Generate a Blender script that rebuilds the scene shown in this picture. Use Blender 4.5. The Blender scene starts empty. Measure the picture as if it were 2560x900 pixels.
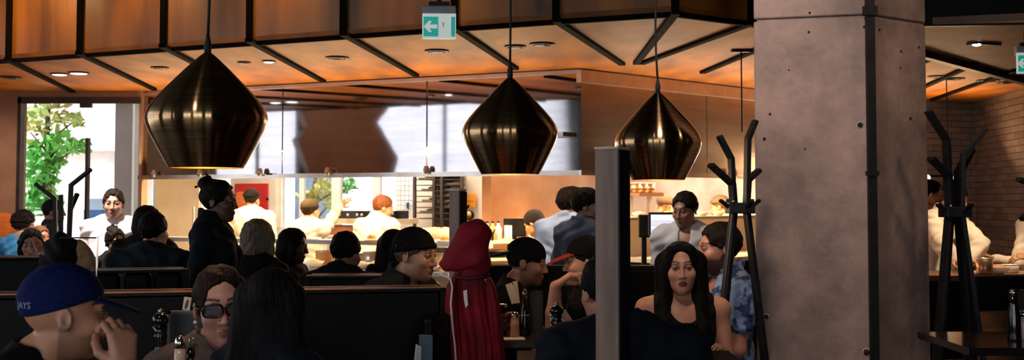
import bpy, math, random
import numpy as np
from mathutils import Vector, Matrix
random.seed(7); np.random.seed(7)
sc = bpy.context.scene
COL = sc.collection
PI = math.pi
vs_ = sc.view_settings; vs_.view_transform = 'Standard'; vs_.look = 'None'; vs_.gamma = 1; vs_.use_curve_mapping = False; vs_.exposure = 0
# ------------------------------------------------------------------ camera
F, CAMZ, PITCH, PPY = 2800.0, 1.58, math.radians(2.5), 378.0
cam = bpy.data.objects.new('camera', bpy.data.cameras.new('camera')); COL.objects.link(cam)
cam.data.sensor_width = 36; cam.data.lens = F*36/2560
cam.data.shift_y = (PPY-450)/2560
cam.location = (0, 0, CAMZ); cam.rotation_euler = (PI/2+PITCH, 0, 0)
cam.data.dof.use_dof = True; cam.data.dof.focus_distance = 4.8; cam.data.dof.aperture_fstop = 5.6
cam.data.clip_end = 200
sc.camera = cam
def ray(px, py):
    a = (px-1280)/F; b = -(py-PPY)/F
    return Vector((a, math.cos(PITCH)-b*math.sin(PITCH), math.sin(PITCH)+b*math.cos(PITCH)))
def at(px, py, Y):
    r = ray(px, py); k = Y/r.y
    return Vector((r.x*k, Y, CAMZ+r.z*k))
def onz(px, py, z):
    r = ray(px, py); k = (z-CAMZ)/r.z
    return Vector((r.x*k, r.y*k, z))
def X(px, Y): return at(px, 500, Y).x
def Z(py, Y): return at(1280, py, Y).z
# ------------------------------------------------------------------ colour / materials
def lin(h):
    h = h.lstrip('#'); o = []
    for i in (0, 2, 4):
        c = int(h[i:i+2], 16)/255
        o.append(c/12.92 if c <= .04045 else ((c+.055)/1.055)**2.4)
    return tuple(o)
MATS = {}
def mat(name, c1, c2=None, rough=.5, metal=0, scale=8, stretch=(1,1,1), bump=0, bscale=None, spec=.5, detail=4, lo=.35, hi=.65,
        emit=None, estr=0, aniso=0, attr=False, coat=0, sheen=0):
    if name in MATS: return MATS[name]
    m = bpy.data.materials.new(name); m.use_nodes = True
    nt = m.node_tree; N = nt.nodes; L = nt.links
    b = N['Principled BSDF']
    c1 = lin(c1) if isinstance(c1, str) else c1
    c2 = lin(c2) if isinstance(c2, str) else (c2 or tuple(min(1, x*.8) for x in c1))
    b.inputs['Roughness'].default_value = rough; b.inputs['Metallic'].default_value = metal
    b.inputs['Specular IOR Level'].default_value = spec
    if aniso: b.inputs['Anisotropic'].default_value = aniso
    if coat: b.inputs['Coat Weight'].default_value = coat; b.inputs['Coat Roughness'].default_value = .1
    if sheen: b.inputs['Sheen Weight'].default_value = sheen
    tc = N.new('ShaderNodeTexCoord'); mp = N.new('ShaderNodeMapping'); mp.inputs['Scale'].default_value = stretch
    L.new(tc.outputs['Object'], mp.inputs['Vector'])
    nz = N.new('ShaderNodeTexNoise'); nz.inputs['Scale'].default_value = scale; nz.inputs['Detail'].default_value = detail
    L.new(mp.outputs[0], nz.inputs['Vector'])
    cr = N.new('ShaderNodeValToRGB'); cr.color_ramp.elements[0].position = lo; cr.color_ramp.elements[1].position = hi
    cr.color_ramp.elements[0].color = (*c1, 1); cr.color_ramp.elements[1].color = (*c2, 1)
    L.new(nz.outputs['Fac'], cr.inputs['Fac'])
    if attr:
        at_ = N.new('ShaderNodeAttribute'); at_.attribute_name = 'col'
        mx = N.new('ShaderNodeMix'); mx.data_type = 'RGBA'; mx.blend_type = 'MULTIPLY'; mx.inputs[0].default_value = 1
        L.new(at_.outputs['Color'], mx.inputs[6]); L.new(cr.outputs['Color'], mx.inputs[7]); L.new(mx.outputs[2], b.inputs['Base Color'])
    else:
        L.new(cr.outputs['Color'], b.inputs['Base Color'])
    if bump:
        bp = N.new('ShaderNodeBump'); bp.inputs['Strength'].default_value = bump; bp.inputs['Distance'].default_value = .02
        n2 = N.new('ShaderNodeTexNoise'); n2.inputs['Scale'].default_value = bscale or scale*3; n2.inputs['Detail'].default_value = 3
        L.new(mp.outputs[0], n2.inputs['Vector']); L.new(n2.outputs['Fac'], bp.inputs['Height']); L.new(bp.outputs[0], b.inputs['Normal'])
    if emit:
        b.inputs['Emission Color'].default_value = (*(lin(emit) if isinstance(emit, str) else emit), 1)
        b.inputs['Emission Strength'].default_value = estr
    MATS[name] = m
    return m
def glassmat(name, tint=(1,1,1), rough=.0, refl=.12):
    if name in MATS: return MATS[name]
    m = bpy.data.materials.new(name); m.use_nodes = True
    nt = m.node_tree; N = nt.nodes; L = nt.links; N.clear()
    o = N.new('ShaderNodeOutputMaterial'); t = N.new('ShaderNodeBsdfTransparent'); t.inputs[0].default_value = (*tint, 1)
    g = N.new('ShaderNodeBsdfGlossy'); g.inputs['Roughness'].default_value = rough
    lw = N.new('ShaderNodeFresnel'); lw.inputs['IOR'].default_value = 1.45
    mx = N.new('ShaderNodeMixShader'); L.new(lw.outputs[0], mx.inputs[0]); L.new(t.outputs[0], mx.inputs[1]); L.new(g.outputs[0], mx.inputs[2])
    L.new(mx.outputs[0], o.inputs[0]); MATS[name] = m
    return m
def emitmat(name, c, s):
    return mat(name, (.8,.8,.8), emit=c, estr=s)
# ------------------------------------------------------------------ mesh builder
class MB:
    def __init__(s): s.v = []; s.f = []; s.m = []; s.sm = []; s.mi = 0
    def use(s, i): s.mi = i; return s
    def _add(s, vs, fs, smooth):
        b = len(s.v); s.v += [tuple(v) for v in vs]
        for f in fs: s.f.append(tuple(i+b for i in f)); s.m.append(s.mi); s.sm.append(smooth)
        return s
    def box(s, c, d, R=None):
        c = Vector(c); vs = []
        for z in (-1, 1):
            for (x, y) in ((-1,-1), (1,-1), (1,1), (-1,1)):
                p = Vector((x*d[0]/2, y*d[1]/2, z*d[2]/2))
                vs.append(c+(R @ p if R else p))
        return s._add(vs, [(3,2,1,0), (4,5,6,7), (0,1,5,4), (1,2,6,5), (2,3,7,6), (3,0,4,7)], False)
    def box2(s, a, b): return s.box([(a[i]+b[i])/2 for i in range(3)], [abs(b[i]-a[i]) for i in range(3)])
    def bar(s, a, b, w, h, up=(0,0,1)):
        a = Vector(a); b = Vector(b); d = b-a; l = d.length; d.normalize()
        u = Vector(up)
        if abs(d.dot(u)) > .98: u = Vector((0,1,0))
        x = d.cross(u).normalized(); y = x.cross(d)
        R = Matrix((x, d, y)).transposed()
        return s.box((a+b)/2, (w, l, h), R)
    def prism(s, poly, z0, z1):
        n = len(poly); ar = sum(poly[i][0]*poly[(i+1)%n][1]-poly[(i+1)%n][0]*poly[i][1] for i in range(n))
        if ar < 0: poly = poly[::-1]
        vs = [(p[0], p[1], z0) for p in poly]+[(p[0], p[1], z1) for p in poly]
        fs = [tuple(range(n-1, -1, -1)), tuple(range(n, 2*n))]+[(i, (i+1) % n, n+(i+1) % n, n+i) for i in range(n)]
        return s._add(vs, fs, False)
    def extrude(s, poly3, vec):
        n = len(poly3); vec = Vector(vec)
        vs = [Vector(p) for p in poly3]+[Vector(p)+vec for p in poly3]
        fs = [tuple(range(n-1, -1, -1)), tuple(range(n, 2*n))]+[(i, (i+1) % n, n+(i+1) % n, n+i) for i in range(n)]
        return s._add(vs, fs, False)
    def tube(s, pts, r, seg=10, flat=None):
        pts = [Vector(p) for p in pts]; n = len(pts); rr = r if isinstance(r, (list, tuple)) else [r]*n
        vs = []; ref = None
        for i, p in enumerate(pts):
            d = (pts[min(i+1, n-1)]-pts[max(i-1, 0)]).normalized()
            if ref is None: ref = Vector((0,0,1)) if abs(d.z) < .9 else Vector((1,0,0))
            x = (ref-d*ref.dot(d)).normalized(); y = d.cross(x); ref = x
            for k in range(seg):
                a = 2*PI*k/seg
                vs.append(p+(x*math.cos(a)+y*math.sin(a)*(flat or 1))*rr[i])
        fs = [tuple(range(seg-1, -1, -1)), tuple(range((n-1)*seg, n*seg))]
        for i in range(n-1):
            for k in range(seg):
                k2 = (k+1) % seg
                fs.append((i*seg+k, i*seg+k2, (i+1)*seg+k2, (i+1)*seg+k))
        return s._add(vs, fs, True)
    def lathe(s, prof, c=(0,0,0), seg=24, R=None, capped=True):
        c = Vector(c); vs = []; n = len(prof)
        for (r, z) in prof:
            for k in range(seg):
                a = 2*PI*k/seg; p = Vector((r*math.cos(a), r*math.sin(a), z))
                vs.append(c+(R @ p if R else p))
        fs = []
        for i in range(n-1):
            for k in range(seg):
                k2 = (k+1) % seg
                fs.append((i*seg+k, i*seg+k2, (i+1)*seg+k2, (i+1)*seg+k))
        if capped:
            fs.append(tuple(range(seg-1, -1, -1))); fs.append(tuple(range((n-1)*seg, n*seg)))
        return s._add(vs, fs, True)
    def ball(s, c, r, seg=16, R=None):
        r = r if isinstance(r, (list, tuple)) else (r, r, r); n = seg//2
        vs = []; c = Vector(c)
        for i in range(n+1):
            t = PI*i/n; t = min(max(t, .02), PI-.02)
            for k in range(seg):
                a = 2*PI*k/seg; p = Vector((r[0]*math.sin(t)*math.cos(a), r[1]*math.sin(t)*math.sin(a), -r[2]*math.cos(t)))
                vs.append(c+(R @ p if R else p))
        fs = []
        for i in range(n):
            for k in range(seg):
                k2 = (k+1) % seg; fs.append((i*seg+k, i*seg+k2, (i+1)*seg+k2, (i+1)*seg+k))
        fs.append(tuple(range(seg-1, -1, -1))); fs.append(tuple(range(n*seg, (n+1)*seg)))
        return s._add(vs, fs, True)
    def poly(s, pts, smooth=False): return s._add(pts, [tuple(range(len(pts)))], smooth)
    def build(s, name, mats, parent=None, loc=None, bevel=0, seg=2):
        me = bpy.data.meshes.new(name); me.from_pydata(s.v, [], s.f)
        if not isinstance(mats, (list, tuple)): mats = [mats]
        for m in mats: me.materials.append(m)
        me.polygons.foreach_set('material_index', s.m); me.polygons.foreach_set('use_smooth', s.sm); me.update()
        o = bpy.data.objects.new(name, me); COL.objects.link(o)
        if parent: o.parent = parent
        if loc is not None: o.location = loc
        if bevel:
            b = o.modifiers.new('bevel', 'BEVEL'); b.width = bevel; b.segments = seg; b.limit_method = 'ANGLE'; b.angle_limit = math.radians(40)
        return o
def tag(o, label=None, cat=None, group=None, kind=None):
    if label: o['label'] = label
    if cat: o['category'] = cat
    if group: o['group'] = group
    if kind: o['kind'] = kind
    return o
def thing(name, label, cat, loc=(0,0,0), rz=0, group=None):
    o = bpy.data.objects.new(name, None); COL.objects.link(o); o.empty_display_size = .05
    o.location = loc; o.rotation_euler = (0, 0, rz)
    return tag(o, label, cat, group)
def kids(o): return [c for c in bpy.data.objects if c.parent is o]
def dup(o, loc=None, rz=None, label=None, parent=None, sc_=None):
    c = o.copy(); COL.objects.link(c); c.parent = parent
    if loc is not None: c.location = loc
    if rz is not None: c.rotation_euler = (0, 0, rz)
    if label: c['label'] = label
    if sc_: c.scale = sc_
    for ch in kids(o): dup(ch, parent=c)
    return c
def light(name, kind, loc, power, color, size=None, aim=None, spot=None, portal=False, blend=.5, spread=None):
    d = bpy.data.lights.new(name, kind); o = bpy.data.objects.new(name, d); COL.objects.link(o); o.location = loc
    d.energy = power; d.color = color
    if kind == 'AREA':
        d.shape = 'RECTANGLE'; d.size, d.size_y = size
        if portal: d.cycles.is_portal = True
        if spread: d.spread = math.radians(spread)
    elif kind == 'SPOT': d.spot_size = math.radians(spot); d.spot_blend = blend; d.shadow_soft_size = size or .05
    elif kind == 'POINT': d.shadow_soft_size = size or .05
    if aim is not None:
        o.rotation_euler = (Vector(aim)-Vector(loc)).to_track_quat('-Z', 'Y').to_euler()
    return o
def text_mesh(body, size, depth=.001):
    c = bpy.data.curves.new('t', 'FONT'); c.body = body; c.size = size; c.extrude = depth; c.align_x = 'CENTER'; c.align_y = 'CENTER'; c.resolution_u = 3
    o = bpy.data.objects.new('t', c); COL.objects.link(o)
    me = bpy.data.meshes.new_from_object(o.evaluated_get(bpy.context.evaluated_depsgraph_get()))
    bpy.data.objects.remove(o); return me
# ------------------------------------------------------------------ smooth solids on a grid, turned into one continuous mesh
def axis(lo, hi, h, fine=()):
    xs = [lo]
    while xs[-1] < hi:
        x = xs[-1]; st = h
        for (a, b, hf) in fine:
            if a <= x < b: st = min(st, hf)
            elif a-h < x < a: st = min(st, max(hf, a-x+1e-6))
        xs.append(x+st)
    return np.array(xs, dtype=np.float32)
class Solid:
    def __init__(s, ax): s.ax = ax; s.D = np.full([len(a) for a in ax], .5, np.float32)
    def _sub(s, lo, hi):
        sl = []
        for i in range(3):
            a = max(0, int(np.searchsorted(s.ax[i], lo[i]))-2); b = min(len(s.ax[i]), int(np.searchsorted(s.ax[i], hi[i]))+2)
            if b <= a: return None
            sl.append(slice(a, b))
        return tuple(sl)
    def _g(s, sl):
        return (s.ax[0][sl[0]][:, None, None], s.ax[1][sl[1]][None, :, None], s.ax[2][sl[2]][None, None, :])
    def dist(s, p, sl, g):
        if p[0] == 'cap':
            _, a, b, ra, rb = p[:5]; d = [b[i]-a[i] for i in range(3)]; l2 = max(sum(x*x for x in d), 1e-9)
            q = [g[i]-a[i] for i in range(3)]
            t = np.clip((q[0]*d[0]+q[1]*d[1]+q[2]*d[2])/l2, 0, 1)
            return np.sqrt((q[0]-t*d[0])**2+(q[1]-t*d[1])**2+(q[2]-t*d[2])**2)-(ra+(rb-ra)*t)
        if p[0] == 'ell':
            _, c, r, R = p[:4]; q = [g[i]-c[i] for i in range(3)]
            if R is not None: q = [R[0][i]*q[0]+R[1][i]*q[1]+R[2][i]*q[2] for i in range(3)]
            k0 = np.sqrt((q[0]/r[0])**2+(q[1]/r[1])**2+(q[2]/r[2])**2)
            k1 = np.sqrt((q[0]/r[0]**2)**2+(q[1]/r[1]**2)**2+(q[2]/r[2]**2)**2)+1e-9
            return k0*(k0-1)/k1
        if p[0] == 'plane':      # keeps the side the normal points away from
            _, c, n = p[:3]
            return (g[0]-c[0])*n[0]+(g[1]-c[1])*n[1]+(g[2]-c[2])*n[2]
    def add(s, p, k=.02, sub=False):
        if p[0] == 'cap':
            r = max(p[3], p[4]); lo = [min(p[1][i], p[2][i])-r-k for i in range(3)]; hi = [max(p[1][i], p[2][i])+r+k for i in range(3)]
        elif p[0] == 'ell':
            r = max(p[2]) if p[3] is not None else None
            lo = [p[1][i]-(r or p[2][i])-k for i in range(3)]; hi = [p[1][i]+(r or p[2][i])+k for i in range(3)]
        else: lo, hi = [-99]*3, [99]*3
        sl = s._sub(lo, hi)
        if sl is None: return
        g = s._g(sl); d = s.dist(p, sl, g); A = s.D[sl]
        if sub:
            d = -d; s.D[sl] = np.maximum(A, d)+np.maximum(k-np.abs(A-d), 0)**2/(4*k)
        else:
            s.D[sl] = np.minimum(A, d)-np.maximum(k-np.abs(A-d), 0)**2/(4*k)
    def displace(s, fn):
        sl = (slice(None),)*3; s.D += fn(*s._g(sl))
    def mesh(s):
        D = s.D; S = D < 0
        S[0], S[-1], S[:, 0], S[:, -1], S[:, :, 0], S[:, :, -1] = (False,)*6
        D = np.where(S, D, np.maximum(D, 1e-5))
        c = np.zeros([n-1 for n in S.shape], np.int8)
        for i in (0, 1):
            for j in (0, 1):
                for k in (0, 1):
                    c += S[i:S.shape[0]-1+i, j:S.shape[1]-1+j, k:S.shape[2]-1+k]
        act = (c > 0) & (c < 8); I, J, K = np.nonzero(act)
        ids = np.full(act.shape, -1, np.int32); ids[I, J, K] = np.arange(len(I))
        P = np.zeros((len(I), 3), np.float64); n = np.zeros(len(I))
        corners = [(i, j, k) for i in (0, 1) for j in (0, 1) for k in (0, 1)]
        val = {q: D[I+q[0], J+q[1], K+q[2]] for q in corners}
        pos = {q: np.stack([s.ax[0][I+q[0]], s.ax[1][J+q[1]], s.ax[2][K+q[2]]], 1) for q in corners}
        for a in corners:
            for e in range(3):
                if a[e] == 0:
                    b = list(a); b[e] = 1; b = tuple(b)
                    va, vb = val[a], val[b]; m = (va < 0) != (vb < 0)
                    t = np.where(m, va/(va-vb+1e-12), 0)
                    P += np.where(m[:, None], pos[a]+(pos[b]-pos[a])*t[:, None], 0); n += m
        P /= n[:, None]
        Q = []
        for e in range(3):
            A = [slice(None)]*3; B = [slice(None)]*3; A[e] = slice(0, -1); B[e] = slice(1, None)
            o1, o2 = [x for x in range(3) if x != e]
            for x in (o1, o2): A[x] = slice(1, -1); B[x] = slice(1, -1)
            a_, b_ = S[tuple(A)], S[tuple(B)]; d = np.nonzero(a_ != b_); fl = a_[d]
            idx = [None]*3; idx[e] = d[e]; idx[o1] = d[o1]+1; idx[o2] = d[o2]+1
            def cell(p, q):
                t = list(idx); t[o1] = t[o1]-p; t[o2] = t[o2]-q; return ids[t[0], t[1], t[2]]
            q = np.stack([cell(1, 1), cell(0, 1), cell(0, 0), cell(1, 0)], 1)
            if e == 1: fl = ~fl
            q[~fl] = q[~fl][:, ::-1]
            Q.append(q)
        return P, np.concatenate(Q)
def grid_mesh(name, P, Q, material, parent=None, col=None):
    me = bpy.data.meshes.new(name); n = len(P)
    me.vertices.add(n); me.vertices.foreach_set('co', P.astype(np.float32).ravel())
    me.loops.add(Q.size); me.loops.foreach_set('vertex_index', Q.astype(np.int32).ravel())
    me.polygons.add(len(Q)); me.polygons.foreach_set('loop_start', np.arange(0, Q.size, 4, dtype=np.int32))
    me.polygons.foreach_set('use_smooth', np.ones(len(Q), dtype=bool))
    me.materials.append(material)
    if col is not None:
        a = me.color_attributes.new('col', 'FLOAT_COLOR', 'POINT')
        a.data.foreach_set('color', np.concatenate([col, np.ones((n, 1))], 1).astype(np.float32).ravel())
    me.update(calc_edges=True); me.validate()
    o = bpy.data.objects.new(name, me); COL.objects.link(o)
    if parent: o.parent = parent
    return o
def smooth_mesh(P, Q, it=1, w=.5):
    for _ in range(it):
        acc = np.zeros_like(P); cnt = np.zeros(len(P))
        for a in range(4):
            for b in (Q[:, (a+1) % 4],):
                np.add.at(acc, Q[:, a], P[b]); np.add.at(acc, b, P[Q[:, a]]); np.add.at(cnt, Q[:, a], 1); np.add.at(cnt, b, 1)
        P = P*(1-w)+w*acc/np.maximum(cnt, 1)[:, None]
    return P
def bounds(prims, pad):
    lo = np.full(3, 9.); hi = np.full(3, -9.)
    for p in prims:
        if p[0] == 'cap':
            r = max(p[3], p[4])
            for q in (p[1], p[2]): lo = np.minimum(lo, np.array(q)-r); hi = np.maximum(hi, np.array(q)+r)
        elif p[0] == 'ell':
            r = np.array(p[2]) if p[3] is None else np.full(3, max(p[2])); lo = np.minimum(lo, np.array(p[1])-r); hi = np.maximum(hi, np.array(p[1])+r)
    return lo-pad, hi+pad
# ------------------------------------------------------------------ people
def Rx(a): c, s = math.cos(a), math.sin(a); return np.array([[1,0,0],[0,c,-s],[0,s,c]])
def Ry(a): c, s = math.cos(a), math.sin(a); return np.array([[c,0,s],[0,1,0],[-s,0,c]])
def Rz(a): c, s = math.cos(a), math.sin(a); return np.array([[c,-s,0],[s,c,0],[0,0,1]])
A3 = lambda *v: np.array(v, dtype=float)
def nrm(v): v = np.array(v, float); return v/np.linalg.norm(v)
LV = {0: (.003, .008, .0032), 1: (.0042, .011, .0042), 2: (.0065, .0135, .0065)}
def hand_prims(W, d, n, side, curl=.5, thumb=.5, sc_=1.0, spread=0.0):
    """palm, four fingers of unequal length and a thumb from the side of the palm"""
    d = nrm(d); n = nrm(n-d*np.dot(n, d)); t = np.cross(d, n)*side        # t points to the thumb side
    out = []
    K = []
    for i, (o, l) in enumerate(((.030, .086), (.010, .092), (-.010, .088), (-.028, .079))):
        k = W+d*l*sc_+t*o*sc_; K.append(k)
        out.append(('cap', tuple(W+d*.012+t*o*.55*sc_), tuple(k), .0145*sc_, .0115*sc_, .016))
    lens = ((.042, .026, .021), (.047, .030, .023), (.043, .028, .022), (.034, .021, .019))
    for i in range(4):
        p = K[i]; dd = nrm(d+t*(1.5-i)*spread); a = 0
        for j, L in enumerate(lens[i]):
            a += curl*(.75 if j == 0 else 1.0)
            v = dd*math.cos(a)+n*math.sin(a)
            q = p+v*L*sc_
            out.append(('cap', tuple(p), tuple(q), (.0092-.0008*j)*sc_, (.0086-.0009*j)*sc_, .004)); p = q
    b = W+d*.022*sc_+t*.026*sc_+n*.006
    v1 = nrm(d*.65+t*.7+n*.35); p1 = b+v1*.042*sc_
    v2 = nrm(d*.95+t*(.35-.6*thumb)+n*(.25+.6*thumb)); p2 = p1+v2*.031*sc_
    v3 = nrm(d*.95+t*(.2-.8*thumb)+n*(.2+.6*thumb)); p3 = p2+v3*.025*sc_
    out += [('cap', tuple(b), tuple(p1), .0145*sc_, .0115*sc_, .012), ('cap', tuple(p1), tuple(p2), .0108*sc_, .0100*sc_, .004), ('cap', tuple(p2), tuple(p3), .0098*sc_, .0085*sc_, .004)]
    return out
def person(label, px, ytop, d, floor=0., seated=True, yaw=0, hyaw=None, pitch=0, roll=0, s=1.0, lean=0, side=0, fem=False, skin='#c08f72',
           hair='short', hcol='#15100d', top=None, trousers='#14151a', arms=None, lv=2, hat=None, beard=None, glasses=False, lips=None, hatz=.0, headoff=(0,0,0),
           shw=None, foldamp=.004, extra_cloth=None, group=None, hairside=0, neckfwd=.02, brow='#241812', belly=0, thumbc=.5, knee=.43):
    ya = math.radians(yaw); hy = math.radians((yaw if hyaw is None else hyaw)-yaw)
    Rh = Rz(hy) @ Rx(math.radians(pitch)) @ Ry(math.radians(roll))
    le, si = math.radians(lean), math.radians(side)
    up = nrm(A3(math.sin(si), -math.sin(le), math.cos(le)*math.cos(si)))
    P = A3(0,0,0); N = up*.49; sw = shw or (.148 if fem else .178); aw = .84 if fem else 1.0
    Hc = N+A3(0, -neckfwd-math.sin(le)*.02, 0)+Rh @ A3(0, -.022, 0)+up*.135+A3(*headoff)
    ztop = Z(ytop, d); hatadd = hatz
    zrel = Hc[2]+.124+hatadd
    zp = (ztop-floor)-s*zrel
    hx = X(px, d)
    hxy = Rz(ya) @ (Hc*s)
    loc = A3(hx-hxy[0], d-hxy[1], floor)
    def w2l(p):
        q = Rz(-ya) @ (A3(*p)-loc); q[2] -= zp; return q/s
    zf = -zp/s                                   # the floor in local units
    lvh, lvb, lvf = LV[lv]
    B = []                                       # skin primitives
    def cap(a, b, ra, rb, k=.03): B.append(('cap', tuple(a), tuple(b), ra, rb, k))
    def ell(c, r, k=.05, R=None): B.append(('ell', tuple(c), r, R, k))
    Rt = np.array(Rx(le) @ Ry(si))
    torso = []
    def tors(p): torso.append(p); B.append(p)
    wide = .9 if fem else 1.0
    tors(('ell', tuple(P+A3(0,0,.01)), (.165*(1.02 if fem else .98), .115, .12), Rt, .05))
    tors(('ell', tuple(up*.17+A3(0,-.012-belly*.5,0)), (.135*wide+belly, .098+belly, .16), Rt, .08))
    tors(('ell', tuple(up*.34+A3(0,-.012,0)), (sw*.86, .108, .165), Rt, .07))
    if fem:
        for q in (-1, 1): tors(('ell', tuple(up*.315+A3(q*.068,-.085,0)), (.058,.05,.055), Rt, .04))
    SH = {}
    for nm, q in (('L', 1), ('R', -1)):
        S = up*.435+Rt @ A3(q*sw, 0, 0); SH[nm] = S
        tors(('cap', tuple(up*.42+Rt @ A3(q*.06,0,0)), tuple(S), .064, .054*aw, .05))
        tors(('cap', tuple(N+up*.03+Rt @ A3(q*.02,.012,0)), tuple(S+up*.005), .04, .034*aw, .05))
    # neck
    nb = Hc+Rh @ A3(0,.022,-.05)
    cap(N-up*.03+A3(0,.008,0), nb, .062*(.84 if fem else 1), .052*(.86 if fem else 1), .03)
    # arms
    upper, fore, hands, ARM = [], [], [], {}
    for nm, q in (('L', 1), ('R', -1)):
        a = (arms or {}).get(nm, {})
        S = SH[nm]
        if 'ew' in a: E = w2l(a['ew'])
        else: E = S+A3(*(a.get('e') or ((q*.06,-.11,-.235) if seated else (q*.05,.03,-.30))))
        if 'ww' in a: W = w2l(a['ww'])
        else: W = E+A3(*(a.get('w') or ((-q*.06,-.21,.11) if seated else (-q*.01,-.10,-.235))))
        u = ('cap', tuple(S), tuple(E), .053*aw, .040*aw, .03); f1 = ('cap', tuple(E), tuple(E+(W-E)*.3), .040*aw, .041*aw, .02)
        f2 = ('cap', tuple(E+(W-E)*.3), tuple(W), .041*aw, .027*aw, .02)
        upper.append(u); fore += [f1, f2]; B.extend([u, f1, f2])
        hd = a.get('hd'); hd = nrm(Rz(-ya) @ A3(*hd)) if hd is not None else nrm(W-E)
        hn = a.get('hn'); hn = Rz(-ya) @ A3(*hn) if hn is not None else A3(-q*.6, -.1, -.8)
        if abs(np.dot(nrm(hn), hd)) > .95: hn = A3(-q, 0, .1)
        hp = hand_prims(W, hd, np.array(hn, float), a.get('ts', q), a.get('curl', .45), a.get('thumb', .5), .95 if fem else 1.05, a.get('spread', 0))
        hands += hp; B += hp; ARM[nm] = (S, E, W)
    # legs
    legs = []
    for q in (1, -1):
        hip = P+A3(q*.09, 0, -.01)
        if seated:
            kn = hip+A3(q*.04, -knee, .0); fl = max(zf+.07, kn[2]-.80); an = A3(kn[0], kn[1]+.02, fl)
        else:
            Lg = (-zf-.08); kn = hip+A3(q*.01, -.01, -Lg*.48); an = A3(q*.10, .03, zf+.08)
        legs += [('cap', tuple(hip), tuple(kn), .085, .058, .04), ('cap', tuple(kn), tuple(kn+(an-kn)*.35), .057, .058, .02), ('cap', tuple(kn+(an-kn)*.35), tuple(an), .058, .036, .02)]
        foot = ('cap', tuple(an+A3(0,.01,-.03)), tuple(an+A3(0,-.16,-.045)), .036, .028, .03)
        B += legs[-3:]+[foot]
    # head
    h = lambda *v: tuple(Hc+Rh @ A3(*v))
    jw = .93 if fem else 1.0
    HD = [('ell', h(0,.014,.034), (.073,.094,.086), Rh, .01), ('ell', h(0,-.030,-.03), (.062*jw,.058,.075), Rh, .03), ('ell', h(0,-.034,-.066), (.047*jw,.05,.042), Rh, .03),
          ('ell', h(0,-.068,-.094), (.021*jw,.019,.017), Rh, .025), ('cap', h(-.03,-.078,.031), h(.03,-.078,.031), .0135, .0135, .018),
          ('ell', h(.040,-.062,-.022), (.022,.022,.020), Rh, .025), ('ell', h(-.040,-.062,-.022), (.022,.022,.020), Rh, .025)]
    NS = [('cap', h(0,-.088,.016), h(0,-.108,-.028), .0075*jw, .0105*jw, .012), ('ell', h(.0115,-.097,-.031), (.0075,.009,.007), Rh, .008), ('ell', h(-.0115,-.097,-.031), (.0075,.009,.007), Rh, .008)]
    LP = [('ell', h(0,-.0895,-.0565), (.021,.0095,.0055), Rh, .006), ('ell', h(0,-.088,-.0655), (.018,.0100,.0065), Rh, .006)]
    EA = []
    for q in (1, -1):
        Re = Rh @ Rz(q*.35)
        EA += [('ell', h(q*.0755,.014,-.002), (.008,.0185,.031), Re, .008)]
    allp = B+HD+NS+LP+EA
    lo, hi = bounds(allp, .03)
    hb = bounds(HD+NS+EA, .012); fine = [[], [], []]
    for i in range(3): fine[i].append((hb[0][i], hb[1][i], lvh))
    for nm in ('L', 'R'):
        if (arms or {}).get(nm, {}).get('fine'):
            q = [p for p in hands if np.linalg.norm(np.array(p[1])-ARM[nm][2]) < .3]
            if nm == 'R': q = hands[len(hands)//2:]
            else: q = hands[:len(hands)//2]
            bb = bounds(q, .008)
            for i in range(3): fine[i].append((bb[0][i], bb[1][i], lvf))
    so = Solid([axis(lo[i], hi[i], lvb, fine[i]) for i in range(3)])
    for p in B: so.add(p, p[-1])
    for p in HD: so.add(p, p[-1])
    if lv < 2:
        for q in (1, -1): so.add(('ell', h(q*.031,-.099,.012), (.020,.018,.0125), Rh), .014, True)
    for p in NS: so.add(p, p[-1])
    for p in LP: so.add(p, p[-1])
    if lv < 2:
        so.add(('cap', h(-.021,-.099,-.0607), h(.021,-.099,-.0607), .0022, .0022), .003, True)
        for q in (1, -1): so.add(('ell', h(q*.031,-.0775,.012), (.0135,.0135,.0135), Rh), .002)
    for p in EA: so.add(p, p[-1])
    if lv < 2:
        for q in (1, -1): so.add(('ell', h(q*.083,.013,.002), (.005,.010,.018), Rh), .006, True)
    PT, Q = so.mesh(); PT = smooth_mesh(PT, Q, 1, .35)
    # local colours: skin, lips, brows, eyes, beard, shoes
    sk = np.array(lin(skin)); colr = np.tile(sk, (len(PT), 1))
    hq = (PT-Hc) @ Rh; x, y, z = hq[:, 0], hq[:, 1], hq[:, 2]
    near = (np.abs(z) < .14) & (np.abs(x) < .09) & (np.abs(y) < .14)
    def blend(mask, c, w=1.0): colr[:] = colr*(1-(mask*w)[:, None])+np.array(c)[None, :]*(mask*w)[:, None]
    sm = lambda v: np.clip(v, 0, 1)
    ll = np.array(lin(lips)) if lips else sk*np.array((.75,.45,.42))
    blend(near*(y < -.078)*sm((1-((x/.0225)**2+((z+.061)/.0115)**2))*3), ll)
    bz = .036+.004*np.cos((np.abs(x)-.034)*70)-np.clip(np.abs(x)-.04, 0, 1)*.35
    blend(near*(y < -.045)*(np.abs(x) > .011)*(np.abs(x) < .051)*sm((.0052-np.abs(z-bz)-np.clip(np.abs(x)-.036,0,1)*.12)*600), lin(brow), .95)
    if lv < 2:
        ex = np.abs(x)-.031; ez = z-.012
        ez = ez+.0008; er = (ex/.0145)**2+(ez/.0054)**2; on = near*(y < -.07)
        blend(on*sm((2.1-er)*1.3)*(ez > -.0055), lin('#1a0f0c'), .9)
        blend(on*sm((1.0-er)*3), lin('#8d827c'))
        blend(on*sm((1-(ex**2+ez**2)/.0068**2)*4)*(er < 1.15), lin('#1a0d08'))
        blend(on*sm((.011-np.abs(ez-.0115))*0), lin('#000000'))
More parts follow.
